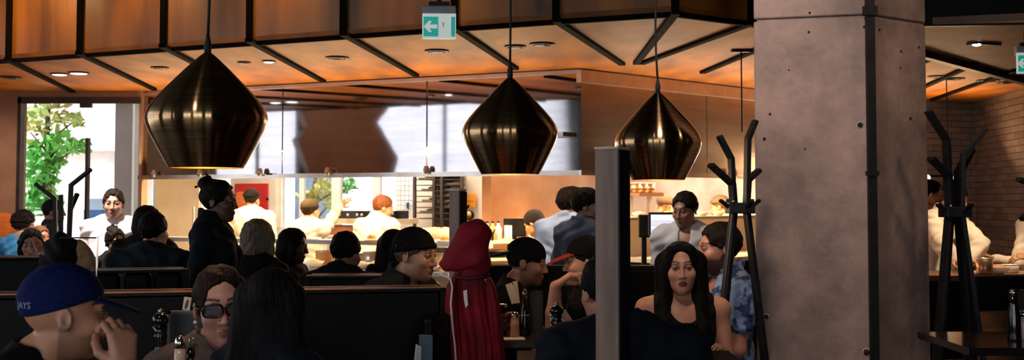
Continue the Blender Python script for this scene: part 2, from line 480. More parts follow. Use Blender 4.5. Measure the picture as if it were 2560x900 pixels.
    if beard:
        bm = near*(z < -.03+np.clip(-y-.03, 0, 1)*.1*0+np.clip(y, -1, 1)*.8)*(y < .03)*(z > -.125)
        m = sm((.0+(-.034-z)+np.clip(y+.02, 0, .06)*1.1)*60)*near*(y < .025)
        m = m*(1-sm((1-((x/.022)**2+((z+.062)/.010)**2))*3))
        blend(m, lin(beard[0]), beard[1])
    blend((PT[:, 2] < zf+.075).astype(float), lin('#0c0b0b'))
    skm = mat('skin', (1,1,1), (.93,.88,.86), rough=.48, scale=14, attr=True, bump=.04, bscale=160)
    ob = grid_mesh('person', PT*s+A3(0,0,zp), Q, skm, None, colr)
    ob.location = loc; ob.rotation_euler = (0,0,ya); tag(ob, label, 'person', group)
    FRAME = dict(H=lambda *v: Vector((Hc+Rh @ A3(*v))*s+A3(0,0,zp)), ob=ob, s=s, Rh=Rh, arm=ARM, w2l=w2l, loc=loc, zp=zp, ya=ya, SH=SH, N=N, up=up, Rt=Rt)
    def solid(name, adds, subs, hstep, material, disp=None, parent=ob, pad=.03, late=False, sm_=1):
        lo, hi = bounds(adds, pad)
        so = Solid([axis(lo[i], hi[i], hstep) for i in range(3)])
        for p in adds: so.add(p, p[-1])
        if disp and not late: so.displace(disp)
        for p in subs: so.add(p, p[-1], True)
        if disp and late: so.displace(disp)
        PT, Q = so.mesh()
        if len(PT) == 0: return None
        PT = smooth_mesh(PT, Q, sm_, .5)
        return grid_mesh(name, PT*s+A3(0,0,zp), Q, material, parent)
    FRAME['solid'] = solid
    # ---------------- clothing
    ph = random.random()*6
    def folds(gx, gy, gz): return foldamp*(np.sin(34*gx+7*np.sin(13*gz+ph)+ph)+np.sin(27*gz+6*np.sin(11*gx+9*gy+ph)))
    def infl(p, t):
        if p[0] == 'cap': return ('cap', p[1], p[2], p[3]+t, p[4]+t, p[-1])
        return ('ell', p[1], tuple(r+t for r in p[2]), p[3], p[-1])
    if top:
        t = top.get('t', .012); ad = [infl(p, t) for p in torso]
        sl = top.get('sleeve', 'long')
        if sl in ('long', 'roll'): ad += [infl(p, t) for p in upper]+[infl(p, t*.8) for p in (fore if sl == 'long' else fore[::2])]
        elif sl == 'short':
            for p in upper:
                m = A3(*p[1])*.42+A3(*p[2])*.58; ad.append(('cap', p[1], tuple(m), p[3]+t, p[4]+t+.008, .03))
        sb = []
        nk = top.get('neck', 'crew')
        c0 = N+A3(0,-.004,0)
        if nk == 'high': sb.append(('cap', tuple(c0+up*.075), tuple(c0+up*.30), .060, .075, .008))
        else: sb.append(('cap', tuple(c0+up*.045), tuple(c0+up*.30), .064 if not fem else .058, .08, .01))
        if nk in ('v', 'collar', 'tank'): sb.append(('ell', tuple(N+Rt @ A3(0,-.105,-.02 if nk != 'tank' else -.0)), (.042 if nk != 'tank' else .085, .075, .11), Rt, .012))
        if sl == 'none':
            for p in upper: sb.append(('ell', tuple(A3(*p[1])+A3(np.sign(p[1][0])*.05,0,.0)), (.085,.13,.15), None, .015))
        ad += top.get('more', [])
        if nk in ('collar', 'high'):
            for i in range(14):
                a = 2*PI*i/14; a2 = 2*PI*(i+1)/14
                if nk == 'collar' and math.sin(a+.22) < -.86: continue
                f = lambda a, zz, r: tuple(N+Rt @ A3(r*math.cos(a), r*1.0*math.sin(a)+.0, zz+.018*math.sin(a)))
                ad.append(('cap', f(a, .045, .068), f(a2, .045, .068), .016, .016, .012)); ad.append(('cap', f(a, .07 if nk == 'high' else .058, .064), f(a2, .07 if nk == 'high' else .058, .064), .012, .012, .012))
        sb.append(('plane', tuple(P-A3(0,0,.10 if not top.get('long') else .28)), (0,0,1), .01))
        nm = top.get('name', 'shirt')
        FRAME['top'] = solid(nm, ad, sb, {0: .007, 1: .009, 2: .0115}[lv], top['mat'], folds)
    if trousers:
        tm = mat('trousers_'+trousers[1:], trousers, rough=.8, scale=60, bump=.1)
        ad = [infl(torso[0], .014)]+[infl(p, .012) for p in legs]
        solid('trousers', ad, [('plane', tuple(P+A3(0,0,.08)), (0,0,-1), .01)], .014, tm, folds)
    # ---------------- hair
    def E(c, r, k=.02, R=None): return ('ell', h(*c), r, Rh if R is None else Rh @ R, k)
    def C(a, b, ra, rb, k=.02): return ('cap', h(*a), h(*b), ra, rb, k)
    def PL(c, n, k=.006): return ('plane', h(*c), tuple(Rh @ nrm(n)), k)
    hm = mat('hair_'+hcol[1:], hcol, tuple(c*1.6+.002 for c in lin(hcol)), rough=.6, scale=40, stretch=(1,1,.15), bump=.35, bscale=130, spec=.06)
    if hair:
        face = [E((0,-.102,-.03), (.073,.086,.118), .010)]
        ad, sb, dis = [], [], .0010
        if hair in ('short', 'curly', 'buzz', 'quiff'):
            g = {'short': .010, 'curly': .024, 'buzz': .004, 'quiff': .012}[hair]
            ad = [E((0,.016,.040), (.075+g,.096+g,.086+g))]
            if hair == 'quiff': ad.append(E((0,-.05,.115), (.05,.045,.022), .03))
            sb = face+[PL((0,0,.0), (0,.62,1))]; dis = .007 if hair == 'curly' else .0010
        elif hair in ('bun', 'slick', 'pony'):
            ad = [E((0,.016,.038), (.081,.103,.094))]
            sb = [E((0,-.112,-.012), (.070,.090,.118), .008), PL((0,0,-.03), (0,.75,1))]
            if hair == 'bun': ad += [E((0,.085,.105), (.048,.045,.042), .012), C((.0,.06,.15), (-.03,.11,.16), .007, .004, .01), C((.02,.08,.14), (.06,.12,.13), .007, .004, .01), C((0,.12,.1), (.03,.16,.08), .008, .004, .01)]
            if hair == 'pony': ad += [C((0,.11,.04), (0,.16,-.06), .028, .03, .02), C((0,.16,-.06), (0,.15,-.2), .03, .012, .02)]
        elif hair == 'bob':
            ad = [E((0,.016,.040), (.092,.108,.094)), E((0,.04,-.04), (.098,.085,.085), .03)]
            for q in (1, -1): ad.append(C((q*.075,-.02,.02), (q*.08,-.02,-.08), .028, .026, .02))
            sb = face+[PL((0,0,-.115), (0,.25,1))]
        elif hair == 'long':
            ad = [E((0,.016,.038), (.083,.104,.093))]
            for i in range(9):
                xx = -.08+.02*i
                ad.append(C((xx,.055-.2*abs(xx),.03), (xx*1.15,.085-.1*abs(xx),-.2), .042, .035, .02)); ad.append(C((xx*1.15,.085-.1*abs(xx),-.2), (xx*1.2,.09,-.42), .035, .022, .02))
            for q in (1, -1):
                ad += [C((q*.045,-.045,.09), (q*.074,-.022,.0), .020, .020, .03), C((q*.074,-.022,.0), (q*.082,-.022,-.14), .021, .026, .03), C((q*.082,-.022,-.14), (q*.086,-.075,-.27), .028, .032, .03), C((q*.086,-.075,-.27), (q*.08,-.115,-.40), .032, .018, .03), C((q*.050,.03,.04), (q*.074,.04,-.2), .032, .038, .05), C((q*.074,.04,-.2), (q*.08,.02,-.36), .038, .03, .05)]
            sb = [E((0,-.118,-.018), (.066,.085,.112), .008), E((0,-.112,.058), (.052,.062,.046), .015), E((0,-.09,-.16), (.050,.09,.12), .01)]; dis = .0010
        def strands(gx, gy, gz):
            qx = [gx-Hc[0], gy-Hc[1], gz-Hc[2]]
            u = Rh[0][0]*qx[0]+Rh[1][0]*qx[1]+Rh[2][0]*qx[2]; v = Rh[0][1]*qx[0]+Rh[1][1]*qx[1]+Rh[2][1]*qx[2]; w = Rh[0][2]*qx[0]+Rh[1][2]*qx[1]+Rh[2][2]*qx[2]
            th = np.arctan2(u, v+.002)
            if hair == 'curly': return dis*(np.sin(90*u+4*np.sin(70*w))*np.sin(85*v+3*np.sin(60*u))+.5*np.sin(120*w))
            tz = 0 if hair == 'long' else .0022*(np.sin(83*u+5*np.sin(31*w+ph))*np.sin(77*v+ph)+np.sin(67*w+4*np.sin(45*u+2*ph)))
            return tz+dis*(np.sin(29*th+5*np.sin(w*13+ph)+ph)+.8*np.sin(67*th+4*np.sin(w*17+2))+.5*np.sin(113*th+6*np.sin(w*9)))
        solid('hair', ad, sb, {0: .0035, 1: .0045, 2: .007}[lv], hm, strands, late=True)
    # ---------------- hats
    if hat:
        kind, hc = hat[0], hat[1]
        cm = mat('cloth_'+hc[1:], hc, tuple(c*1.5+.002 for c in lin(hc)), rough=.85, scale=90, bump=.12, spec=.12)
        hs = {0: .004, 1: .005, 2: .007}[lv]
        if kind == 'beanie':
            ad = [E((0,.018,.046), (.088,.108,.094))]
            for i in range(16):
                a = 2*PI*i/16; b = 2*PI*(i+1)/16; f = lambda a: (.083*math.cos(a), .018+.104*math.sin(a), .035-.22*.104*math.sin(a))
                ad.append(C(f(a), f(b), .012, .012, .006))
            FRAME['hat'] = solid('beanie', ad, [PL((0,.018,.022), (0,.22,1))], hs, cm, lambda a, b, c: .001*np.sin(200*a)*np.sin(200*b))
        elif kind == 'skullcap':
            FRAME['hat'] = solid('cap', [E((0,.018,.052), (.09,.11,.085))], [PL((0,.018,.048), (0,.12,1))], hs, cm)
        elif kind in ('cap', 'backcap'):
            R = np.eye(3) if kind == 'cap' else Rz(PI)
            f = -1 if kind == 'cap' else 1
            FRAME['hat'] = solid('cap', [E((0,.014,.050), (.087,.109,.092)), E((0,.014,.139), (.008,.008,.006), .004)], [PL((0,.0,.032), (0,-f*.28,1))], hs, cm)
            bc = hat[2] if len(hat) > 2 else hc
            bm = mat('cloth_'+bc[1:], bc, tuple(c*1.5+.002 for c in lin(bc)), rough=.85, scale=90, bump=.12, spec=.2)
            tilt = Rx(f*-.30)
            br = solid('brim', [('ell', h(0, f*.115+.012, .030), (.082,.095,.016), Rh @ tilt, .01)], [('ell', h(0, f*.115+.012, .012), (.20,.25,.018), Rh @ tilt, .004), E((0,.014,.04), (.078,.102,.09), .004)], min(hs, .0045), bm, parent=FRAME['hat'])
        elif kind == 'scarf':
            FRAME['hat'] = solid('headscarf', [E((0,.018,.045), (.092,.11,.096)), C((0,.09,-.02), (.02,.1,-.12), .05, .03, .03)], [E((0,-.10,-.03), (.07,.08,.105), .012)], hs, cm)
    if glasses:
        g = MB(); hh = FRAME['H']
        for q in (1, -1):
            pts = []
            for i in range(21):
                a = 2*PI*i/20; cx = abs(math.cos(a))**.6*math.copysign(1, math.cos(a)); cz = abs(math.sin(a))**.7*math.copysign(1, math.sin(a))
                pts.append(hh(q*.0335+.029*cx, -.108+.2*abs(q*.0335+.029*cx)**1.3*.9, .010+.0185*cz))
            g.tube(pts, .0036*s, 8)
            g.tube([hh(q*.062,-.101,.016), hh(q*.078,-.06,.016), hh(q*.082,.015,.012)], .0032*s, 8)
        g.tube([hh(-.006,-.108,.014), hh(0,-.111,.016), hh(.006,-.108,.014)], .003*s, 8)
        fr = g.build('glasses', mat('black_frame', '#0a0808', rough=.25), ob)
        if glasses == 'sun':
            for q in (1, -1):
                l = MB(); l.ball(hh(q*.0335,-.1035,.010), (.0275*s,.0012*s,.0172*s), 20, Matrix(Rh.tolist()) @ Matrix(Rz(q*.18).tolist()))
                l.build('lens', mat('lens_dark', '#4a3c40', '#64535a', rough=.2, scale=2), fr)
    return FRAME
# ------------------------------------------------------------------ the room
def struct(o, label=None): o['kind'] = 'structure'; (label and o.__setitem__('label', label)); return o
ZS, ZC = 2.8, 3.6
M_floor = mat('floor_boards', '#2a1d15', '#3a281c', rough=.4, scale=3, stretch=(8,1,1))
M_ceil = mat('dark_ceiling', '#15110f', '#221a16', rough=.8, scale=3)
M_plaster = mat('warm_plaster', '#b98f74', '#a98067', rough=.8, scale=4, bump=.05)
M_white = mat('white_paint', '#e8e4dc', '#dcd7cd', rough=.6, scale=5)
M_black = mat('black_metal', '#0b0b0d', '#141416', rough=.45, metal=0, scale=20, spec=.2)
M_dark = mat('dark_wall', '#2b211c', '#382b24', rough=.7, scale=5)
def woodmat(name, c1, c2, stretch, rough=.45, sc_=2.2):
    m = mat(name, c1, c2, rough=rough, scale=sc_, stretch=stretch, bump=.06, bscale=14, detail=9, lo=.3, hi=.72)
    return m
M_soffit = woodmat('oiled_plywood', '#cc7c16', '#7c4208', (1.5,.5,1), .6, 2.2)
M_fascia = woodmat('stained_plywood', '#a0601e', '#46280e', (2.5,2.5,.3), .4, 1.5)
M_batten = mat('dark_batten', '#060403', '#0a0604', rough=.9, scale=9, spec=.08)
Fp = [(-6.6,10.74), (-4.46,9.76), (.298,7.59), (1.064,7.27), (1.646,7.68), (3.367,9.11), (4.98,11.02), (6.2,12.46)]
# floor, raised dining floor
struct(MB().box2((-7,-4.2,-.12), (7,20,0)).build('floor', M_floor))
struct(MB().box2((-2.1,-3.2,0), (4.9,8.0,.17)).build('floor_dining', M_floor), 'raised timber dining floor')
struct(MB().box2((-7,-4.2,ZC), (7,18.2,ZC+.15)).build('ceiling', M_ceil))
# bulkhead: stained fascia panels over an oiled plywood soffit, with dark battens at every seam
m = MB(); n = len(Fp)
m.prism(Fp+[(6.2,17.2), (-5.85,17.2), (-4.3,12.7), (-6.6,12.7)], ZS, ZS+.05)
struct(m.build('ceiling_soffit', M_soffit), 'plywood soffit over the open kitchen')
m = MB()
def fascia_pt(px):                   # where a pixel column meets the fascia line
    a = (px-1280)/F
    for i in range(n-1):
        (x0,y0),(x1,y1) = Fp[i], Fp[i+1]; dx, dy = x1-x0, y1-y0
        t = (a*y0-x0)/(dx-a*dy)
        if -1e-6 <= t <= 1+1e-6 and y0+t*dy > 0: return Vector((x0+t*dx, y0+t*dy, 0))
for i in range(5):
    a, b = Vector((*Fp[i],0)), Vector((*Fp[i+1],0)); zt = ZC
    nn = Vector(((b-a).y, -(b-a).x, 0)).normalized()
    if nn.y > 0: nn = -nn
    m.use(0).extrude([a+Vector((0,0,ZS-.012)), b+Vector((0,0,ZS-.012)), b+Vector((0,0,zt)), a+Vector((0,0,zt))], -nn*.06)
    m.use(1).bar(a+nn*.012+Vector((0,0,ZS-.01)), b+nn*.012+Vector((0,0,ZS-.01)), .03, .035)
m.use(1)
for px in (18, 196, 405, 621, 856, 1135, 1390, 1690, 1880, 2090):
    p = fascia_pt(px)
    if p: m.box((p.x, p.y-.008, (ZS+ZC)/2), (.05, .05, ZC-ZS))
SEAM = [((18,148),(182,229)), ((196,132),(386,223)), ((405,114),(592,213)), ((621,100),(809,203)), ((858,84),(1041,188)), ((1135,68),(1290,171)), ((1390,50),(1556,160)),
        ((1690,30),(1590,158)), ((1880,57),(1604,158)), ((1960,95),(1756,181)), ((2345,141),(2290,160)), ((2437,159),(2290,226)), ((2538,176),(2330,249))]
for a, b in SEAM:
    m.bar(onz(*a, ZS-.012), onz(*b, ZS-.012), .055, .03)
struct(m.build('trim_1', [M_fascia, M_batten]), 'stained plywood fascia with dark battens')
# right-hand bulkhead underside above the fascia
q1, q2, q3, q4 = onz(2280,64,ZS), onz(2660,46,ZS), Vector((6.2,12.46,0)), Vector((3.2,8.97,0))
struct(MB().prism([(q1.x,q1.y),(q2.x,q2.y),(6.2,q2.y),(q3.x,q3.y),(4.98,11.02),(3.367,9.11),(q4.x,q4.y)], ZS, ZS+.05).build('ceiling_ledge', mat('brown_ceiling', '#7d5a44', '#6b4b38', rough=.6, scale=4)))
m = MB(); m.bar((q1.x,q1.y,ZS+.14), (6.2,q2.y-.05,ZS+.14), .06, .3)
for pa, pb in (((3.2,8.97),(3.367,9.11)),((3.367,9.11),(4.98,11.02)),((4.98,11.02),(6.2,12.46))): m.bar((*pa,ZS-.03), (*pb,ZS-.03), .07, .06)
struct(m.build('trim_3', M_black))
# ---- outer walls
def wall_y(name, x, y0, y1, z1, holes, material, th=.2):      # wall along y
    m = MB(); ys = sorted({y0, y1, *[v for h in holes for v in h[:2]]})
    for a, b in zip(ys, ys[1:]):
        h = [q for q in holes if q[0] <= (a+b)/2 <= q[1]]
        if h: m.box2((x-th,a,0), (x,b,h[0][2])); m.box2((x-th,a,h[0][3]), (x,b,z1))
        else: m.box2((x-th,a,0), (x,b,z1))
    return struct(m.build(name, material))
def wall_x(name, y, x0, x1, z1, holes, material, th=.2, rot=None):
    m = MB(); xs = sorted({x0, x1, *[v for h in holes for v in h[:2]]})
    for a, b in zip(xs, xs[1:]):
        h = [q for q in holes if q[0] <= (a+b)/2 <= q[1]]
        if h: m.box2((a,y,0), (b,y+th,h[0][2])); m.box2((a,y,h[0][3]), (b,y+th,z1))
        else: m.box2((a,y,0), (b,y+th,z1))
    return struct(m.build(name, material))
M_frame = mat('window_frame', '#3a2e26', '#2a211b', rough=.5)
M_glass = glassmat('window_glass')
HL = [(-2.6,-.4,.8,3.45), (.2,2.6,.8,3.45), (3.5,8.03,.8,3.5), (9.18,10.6,.8,3.5)]
wall_y('wall_left', -6.4, -4.2, 12.6, ZC, HL, mat('grey_plaster', '#a59d97', '#948c86', rough=.8, scale=4))
wn = 1
for (a, b, z0, z1) in HL:
    m = MB()
    for q in (a+.03, b-.03): m.box((-6.5, q, (z0+z1)/2), (.12, .06, z1-z0))
    for q in (z0+.03, z1-.03): m.box((-6.5, (a+b)/2, q), (.12, b-a, .06))
    for k in range(1, 2 if b-a < 2.3 else 3): m.box((-6.5, a+(b-a)*k/(2 if b-a < 2.3 else 3), (z0+z1)/2), (.06, .03, z1-z0))
    w = struct(m.build('window_%d' % wn, M_frame)); wn += 1
    MB().box((-6.5,(a+b)/2,(z0+z1)/2), (.008,b-a-.08,z1-z0-.08)).build('window_pane', M_glass, w)
# unseen pier between two left windows, outlined to give the hood its zigzag reflection
zz = [(205,1000),(240,996),(305,942),(350,968),(395,994),(432,985)]; zl = [(205,738),(240,738),(320,768),(350,742),(432,772)]
def hood_mirror(px, py):            # the point of the left wall that the hood front mirrors at a pixel
    v = ray(px, py); A_, B_ = Vector((-4.17,12.56)), Vector((.64,10.35)); a = v.x/v.y
    t = (a*A_.y-A_.x)/((B_.x-A_.x)-a*(B_.y-A_.y)); hit = v*((A_.y+t*(B_.y-A_.y))/v.y)
    nn = Vector((B_.y-A_.y, -(B_.x-A_.x), 0)).normalized(); r = v-nn*2*v.dot(nn); k = (-6.25-hit.x)/r.x
    return hit+r*k+Vector((0,0,CAMZ))
pass
P1 = [hood_mirror(px, py) for py, px in zz]; P2 = [hood_mirror(px, py) for py, px in zl]
P1.append(Vector((0,P1[-1].y,.8))); P2.append(Vector((0,P2[-1].y,.8))); P1[0].z = P2[0].z = 3.5
pol = [Vector((-6.4, p.y, min(p.z, ZC-.02))) for p in P1]+[Vector((-6.4, p.y, min(p.z, ZC-.02))) for p in reversed(P2)]
m = MB(); m.extrude(pol, (.16,0,0))
struct(m.build('trim_2', woodmat('pier_plywood', '#8c5f42', '#6e4830', (1,1,.4), .5, 2)), 'unseen zigzag plywood pier added for the hood reflection')
# wall behind the camera with tall windows
HB = [(-5.6,-3.2,.7,3.3), (-2.6,-.2,.7,3.3), (.6,2.4,.7,3.3)]
wall_x('wall_back', -4.2, -6.6, 5.8, ZC, HB, M_dark)
for (a, b, z0, z1) in HB:
    m = MB()
    for q in (a+.03, b-.03, (a+b)/2): m.box((q, -4.1, (z0+z1)/2), (.06, .12, z1-z0))
    for q in (z0+.03, z1-.03): m.box(((a+b)/2, -4.1, q), (b-a, .12, .06))
    w = struct(m.build('window_%d' % wn, M_frame)); wn += 1
    MB().box(((a+b)/2,-4.1,(z0+z1)/2), (b-a-.08,.008,z1-z0-.08)).build('window_pane', M_glass, w)
# left rear facade with the garden opening
HF = [(X(44,12.5), X(349,12.5), .5, 2.73)]
wall_x('wall_facade', 12.5, -6.6, X(349,12.5)+.02, ZC, HF, M_plaster, .2)
struct(MB().box2((X(285,13.4),13.4,0), (X(352,13.4),13.8,4.5)).build('wall_pier', mat('pale_pier', '#d6d6dc', '#c6c6ce', rough=.6, scale=3)))
m = MB(); (xa, xb, z0, z1) = HF[0]
m.box2((xa,12.45,z1-.07), (X(349,12.5),12.55,z1)); m.box2((X(200,12.5),12.44,z1-.12), (X(228,12.5),12.5,z1-.07)); m.box2((xa,12.45,z0), (xa+.04,12.55,z1)); m.box2((xa,12.45,z0), (xb,12.6,z0+.05))
m.box2((X(213,12.5),12.48,z0), (X(219,12.5),12.56,Z(345,12.5)))
w = struct(m.build('window_%d' % wn, M_frame)); wn += 1
MB().box2((xa+.04,12.52,z0), (xb,12.528,z1)).build('window_pane', M_glass, w)
# right wall and the tiled wall at the back right
def tilemat():
    m = mat('glazed_tile', '#4a3527', '#5c4432', rough=.15, scale=6)
    nt = m.node_tree; N, L = nt.nodes, nt.links; b = N['Principled BSDF']
    br = N.new('ShaderNodeTexBrick'); br.inputs['Scale'].default_value = 1; br.inputs['Brick Width'].default_value = .30; br.inputs['Row Height'].default_value = .075; br.inputs['Mortar Size'].default_value = .004
    br.inputs['Color1'].default_value = (*lin('#6f6056'),1); br.inputs['Color2'].default_value = (*lin('#5f5249'),1); br.inputs['Mortar'].default_value = (*lin('#3a2b21'),1)
    tc = [x for x in N if x.type == 'TEX_COORD'][0]; mp = N.new('ShaderNodeMapping'); mp.inputs['Rotation'].default_value = (PI/2,0,0)
    L.new(tc.outputs['Object'], mp.inputs['Vector']); L.new(mp.outputs[0], br.inputs['Vector']); L.new(br.outputs['Color'], b.inputs['Base Color'])
    bp = N.new('ShaderNodeBump'); bp.inputs['Strength'].default_value = .5; bp.inputs['Distance'].default_value = .004; bp.invert = True
    nz = N.new('ShaderNodeTexNoise'); nz.inputs['Scale'].default_value = 9; L.new(tc.outputs['Object'], nz.inputs['Vector'])
    ad = N.new('ShaderNodeMath'); ad.operation = 'ADD'; L.new(br.outputs['Fac'], ad.inputs[0]); L.new(nz.outputs['Fac'], ad.inputs[1])
    L.new(ad.outputs[0], bp.inputs['Height']); L.new(bp.outputs[0], b.inputs['Normal']); return m
M_tile = tilemat()
def slabwall(name, a, b, z0, z1, material, th=.15):
    a, b = Vector((*a,0)), Vector((*b,0)); d = (b-a); L_ = d.length
    m = MB(); m.box2((0,0,z0), (L_,th,z1)); o = m.build(name, material); o.location = a; o.rotation_euler = (0,0,math.atan2(d.y, d.x)); return struct(o)
slabwall('wall_tile', (3.3,12.85), (5.72,13.83), 0, ZS, M_tile)
slabwall('wall_right', (5.72,13.83), (5.46,11.6), 0, ZC, M_tile)
slabwall('wall_right_dining', (5.46,11.6), (5.46,-4.2), 0, ZC, M_dark)
# concrete column, joints and fixing holes, cable run on its corner
cs = 1.073
CPt = [(1.768*cs,5.5*cs), (2.14*cs,5.77*cs), (2.27*cs,6.2*cs), (1.9*cs,6.55*cs), (1.62*cs,6.4*cs), (1.225*cs,5.65*cs)]
M_conc = mat('raw_concrete', '#9c8379', '#7c6960', rough=.6, scale=2.6, bump=.12, bscale=24, detail=10, lo=.32, hi=.7)
def concrete():
    nt = M_conc.node_tree; N, L = nt.nodes, nt.links; b = N['Principled BSDF']
    src = b.inputs['Base Color'].links[0].from_socket; tc = [x for x in N if x.type == 'TEX_COORD'][0]
    n1 = N.new('ShaderNodeTexNoise'); n1.inputs['Scale'].default_value = 1.1; n1.inputs['Detail'].default_value = 8; n1.inputs['Roughness'].default_value = .7
    L.new(tc.outputs['Object'], n1.inputs['Vector'])
    r = N.new('ShaderNodeValToRGB'); r.color_ramp.elements[0].position = .38; r.color_ramp.elements[1].position = .62; r.color_ramp.elements[0].color = (.40,.41,.45,1); r.color_ramp.elements[1].color = (1,1,1,1)
    L.new(n1.outputs['Fac'], r.inputs[0])
    v = N.new('ShaderNodeTexVoronoi'); v.inputs['Scale'].default_value = 22; v.inputs['Randomness'].default_value = 1; L.new(tc.outputs['Object'], v.inputs['Vector'])
    r2 = N.new('ShaderNodeValToRGB'); r2.color_ramp.elements[0].position = .03; r2.color_ramp.elements[1].position = .09; r2.color_ramp.elements[0].color = (.45,.42,.4,1); r2.color_ramp.elements[1].color = (1,1,1,1)
    L.new(v.outputs['Distance'], r2.inputs[0])
    x1 = N.new('ShaderNodeMix'); x1.data_type = 'RGBA'; x1.blend_type = 'MULTIPLY'; x1.inputs[0].default_value = 1; L.new(src, x1.inputs[6]); L.new(r.outputs[0], x1.inputs[7])
    x2 = N.new('ShaderNodeMix'); x2.data_type = 'RGBA'; x2.blend_type = 'MULTIPLY'; x2.inputs[0].default_value = .6; L.new(x1.outputs[2], x2.inputs[6]); L.new(r2.outputs[0], x2.inputs[7])
    L.new(x2.outputs[2], b.inputs['Base Color'])
concrete()
zj = 1.58+464/2800*5.9
m = MB(); m.prism(CPt, .17, zj-.007); m.prism(CPt, zj+.007, ZC)
ins = [(sum(p[0] for p in CPt)/6+(p[0]-sum(q[0] for q in CPt)/6)*.97, sum(p[1] for p in CPt)/6+(p[1]-sum(q[1] for q in CPt)/6)*.97) for p in CPt]
m.prism(ins, zj-.02, zj+.02)
column = struct(m.build('column', M_conc, bevel=.008), 'raw concrete column')
k = Vector((1.768*cs,5.5*cs,0))
m = MB(); m.box((k.x-.008,k.y-.025,(ZC+.17)/2+.085), (.044,.03,ZC-.17)); m.box((k.x-.008,k.y-.03,zj+.02), (.07,.04,.05)); m.box((k.x-.008,k.y-.03,1.72), (.06,.04,.025))
m.build('cable_cover', M_black, column)
def on_face(px, py, a, b):
    v = ray(px, py); al = v.x/v.y; t = (al*a[1]-a[0])/((b[0]-a[0])-al*(b[1]-a[1])); y = a[1]+t*(b[1]-a[1]); return v*(y/v.y)+Vector((0,0,CAMZ))
M_hole = mat('hole_dark', '#120d0b', rough=.9); M_chip = mat('pale_mortar', '#a89888', '#94867a', rough=.8)
for (px, py, r, fc) in ((2150,312,7,0),(1911,347,4,0),(1916,791,6,0),(2166,880,8,0),(2022,80,3,0),(2024,32,3,0),(2160,67,3,0),(1925,285,3,0),(2275,296,4,1),(2252,128,3,1),(2198,74,3,1),(2296,118,3,1),(2250,170,2,1),(2012,372,2,0),(1972,175,2,0)):
    a, b = (CPt[5], CPt[0]) if fc == 0 else (CPt[0], CPt[1])
    p = on_face(px, py, a, b); d = Vector((b[0]-a[0], b[1]-a[1], 0)).normalized(); nn = Vector((d.y,-d.x,0)); R = Matrix((d, Vector((0,0,1)), nn)).transposed(); q = r/2800*p.y
    h = MB()
    if r > 5: h.use(1).lathe([(q*1.3,0),(q*1.2,.003)], p-nn*.0005, 12, R)
    h.use(0).lathe([(q,.0),(q*.9,.005)], p, 10, R)
    h.build('fixing_hole', [M_hole, M_chip], column)
# ---- kitchen frame: hood corner Cn, left run direction -u, right run direction v
Cn = Vector((.64,10.35,0)); U = Vector((.909,-.418,0)); NI = Vector((.418,.909,0)); V = Vector((.729,.684,0)); MI = Vector((-.684,.729,0))
def PL_(s, t, z=0): return Cn-U*s+NI*t+Vector((0,0,z))
def PR_(s, t, z=0): return Cn+V*s+MI*t+Vector((0,0,z))
def lbox(m, s0, s1, t0, t1, z0, z1): return m.extrude([PL_(s0,t0,z0), PL_(s1,t0,z0), PL_(s1,t1,z0), PL_(s0,t1,z0)], (0,0,z1-z0))
def rbox(m, s0, s1, t0, t1, z0, z1): return m.extrude([PR_(s0,t0,z0), PR_(s1,t0,z0), PR_(s1,t1,z0), PR_(s0,t1,z0)], (0,0,z1-z0))
def inL(px, t):                     # s on the left run at depth t seen in a pixel column
    a = (px-1280)/F; p = Cn+NI*t
    return (p.x-a*p.y)/(U.x-a*U.y)
def inR(px, t):
    a = (px-1280)/F; p = Cn+MI*t
    return (a*p.y-p.x)/(V.x-a*V.y)
# kitchen rear wall (left run) with its window, cream end wall, steel backsplash (right run)
M_cream = mat('cream_panel', '#e9dcc4', '#ddcdb2', rough=.5, scale=3)
M_steel = mat('brushed_steel', '#b9b4ae', '#a39d96', rough=.24, metal=1, scale=3, stretch=(1,1,30), bump=.03)
M_steelw = mat('warm_steel', '#c49a78', '#a97f60', rough=.3, metal=.85, scale=2.2, bump=.05, bscale=3)
T = 3.2
s0w, s1w = inL(992,T), inL(690,T); za, zb = 1.15, 2.45
def lwall(segs):
    m = MB()
    for q in segs: lbox(m, *q)
    return m
m = lwall([(inL(1205,T)-.3, s0w, T, T+.2, 0, ZS), (s1w, 6.6, T, T+.2, 0, ZS), (s0w, s1w, T, T+.2, 0, za), (s0w, s1w, T, T+.2, zb, ZS)])
struct(m.build('wall_rear', M_white))
m = MB()
for a, b in ((990,986),(944,928),(845,826),(752,745),(700,690)): lbox(m, inL(a,T), inL(b,T), T+.03, T+.12, za, zb)
lbox(m, s0w, s1w, T+.03, T+.12, za, za+.05); lbox(m, s0w, s1w, T+.03, T+.12, zb-.05, zb)
w = struct(m.build('window_%d' % wn, M_white)); wn += 1
lbox(MB(), s0w, s1w, T+.07, T+.078, za, zb).build('window_pane', M_glass, w)
m = MB(); m.extrude([(X(349,12.5),12.5,0), (X(349,12.5)-.1,12.6,0), (-5.9,17.0,0), (-5.7,17.0,0)], (0,0,ZS))
struct(m.build('wall_kitchen_end', M_cream))
m = MB(); rbox(m, inR(1205,2.05), 6.0, 1.9, 2.05, 0, ZS); struct(m.build('wall_backsplash', M_steelw), 'steel-lined kitchen wall')
m = MB(); lbox(m, inL(1206,2.6)-.05, inL(1156,2.6), 2.6, 2.7, 0, ZS)
struct(m.build('wall_partition', M_white))
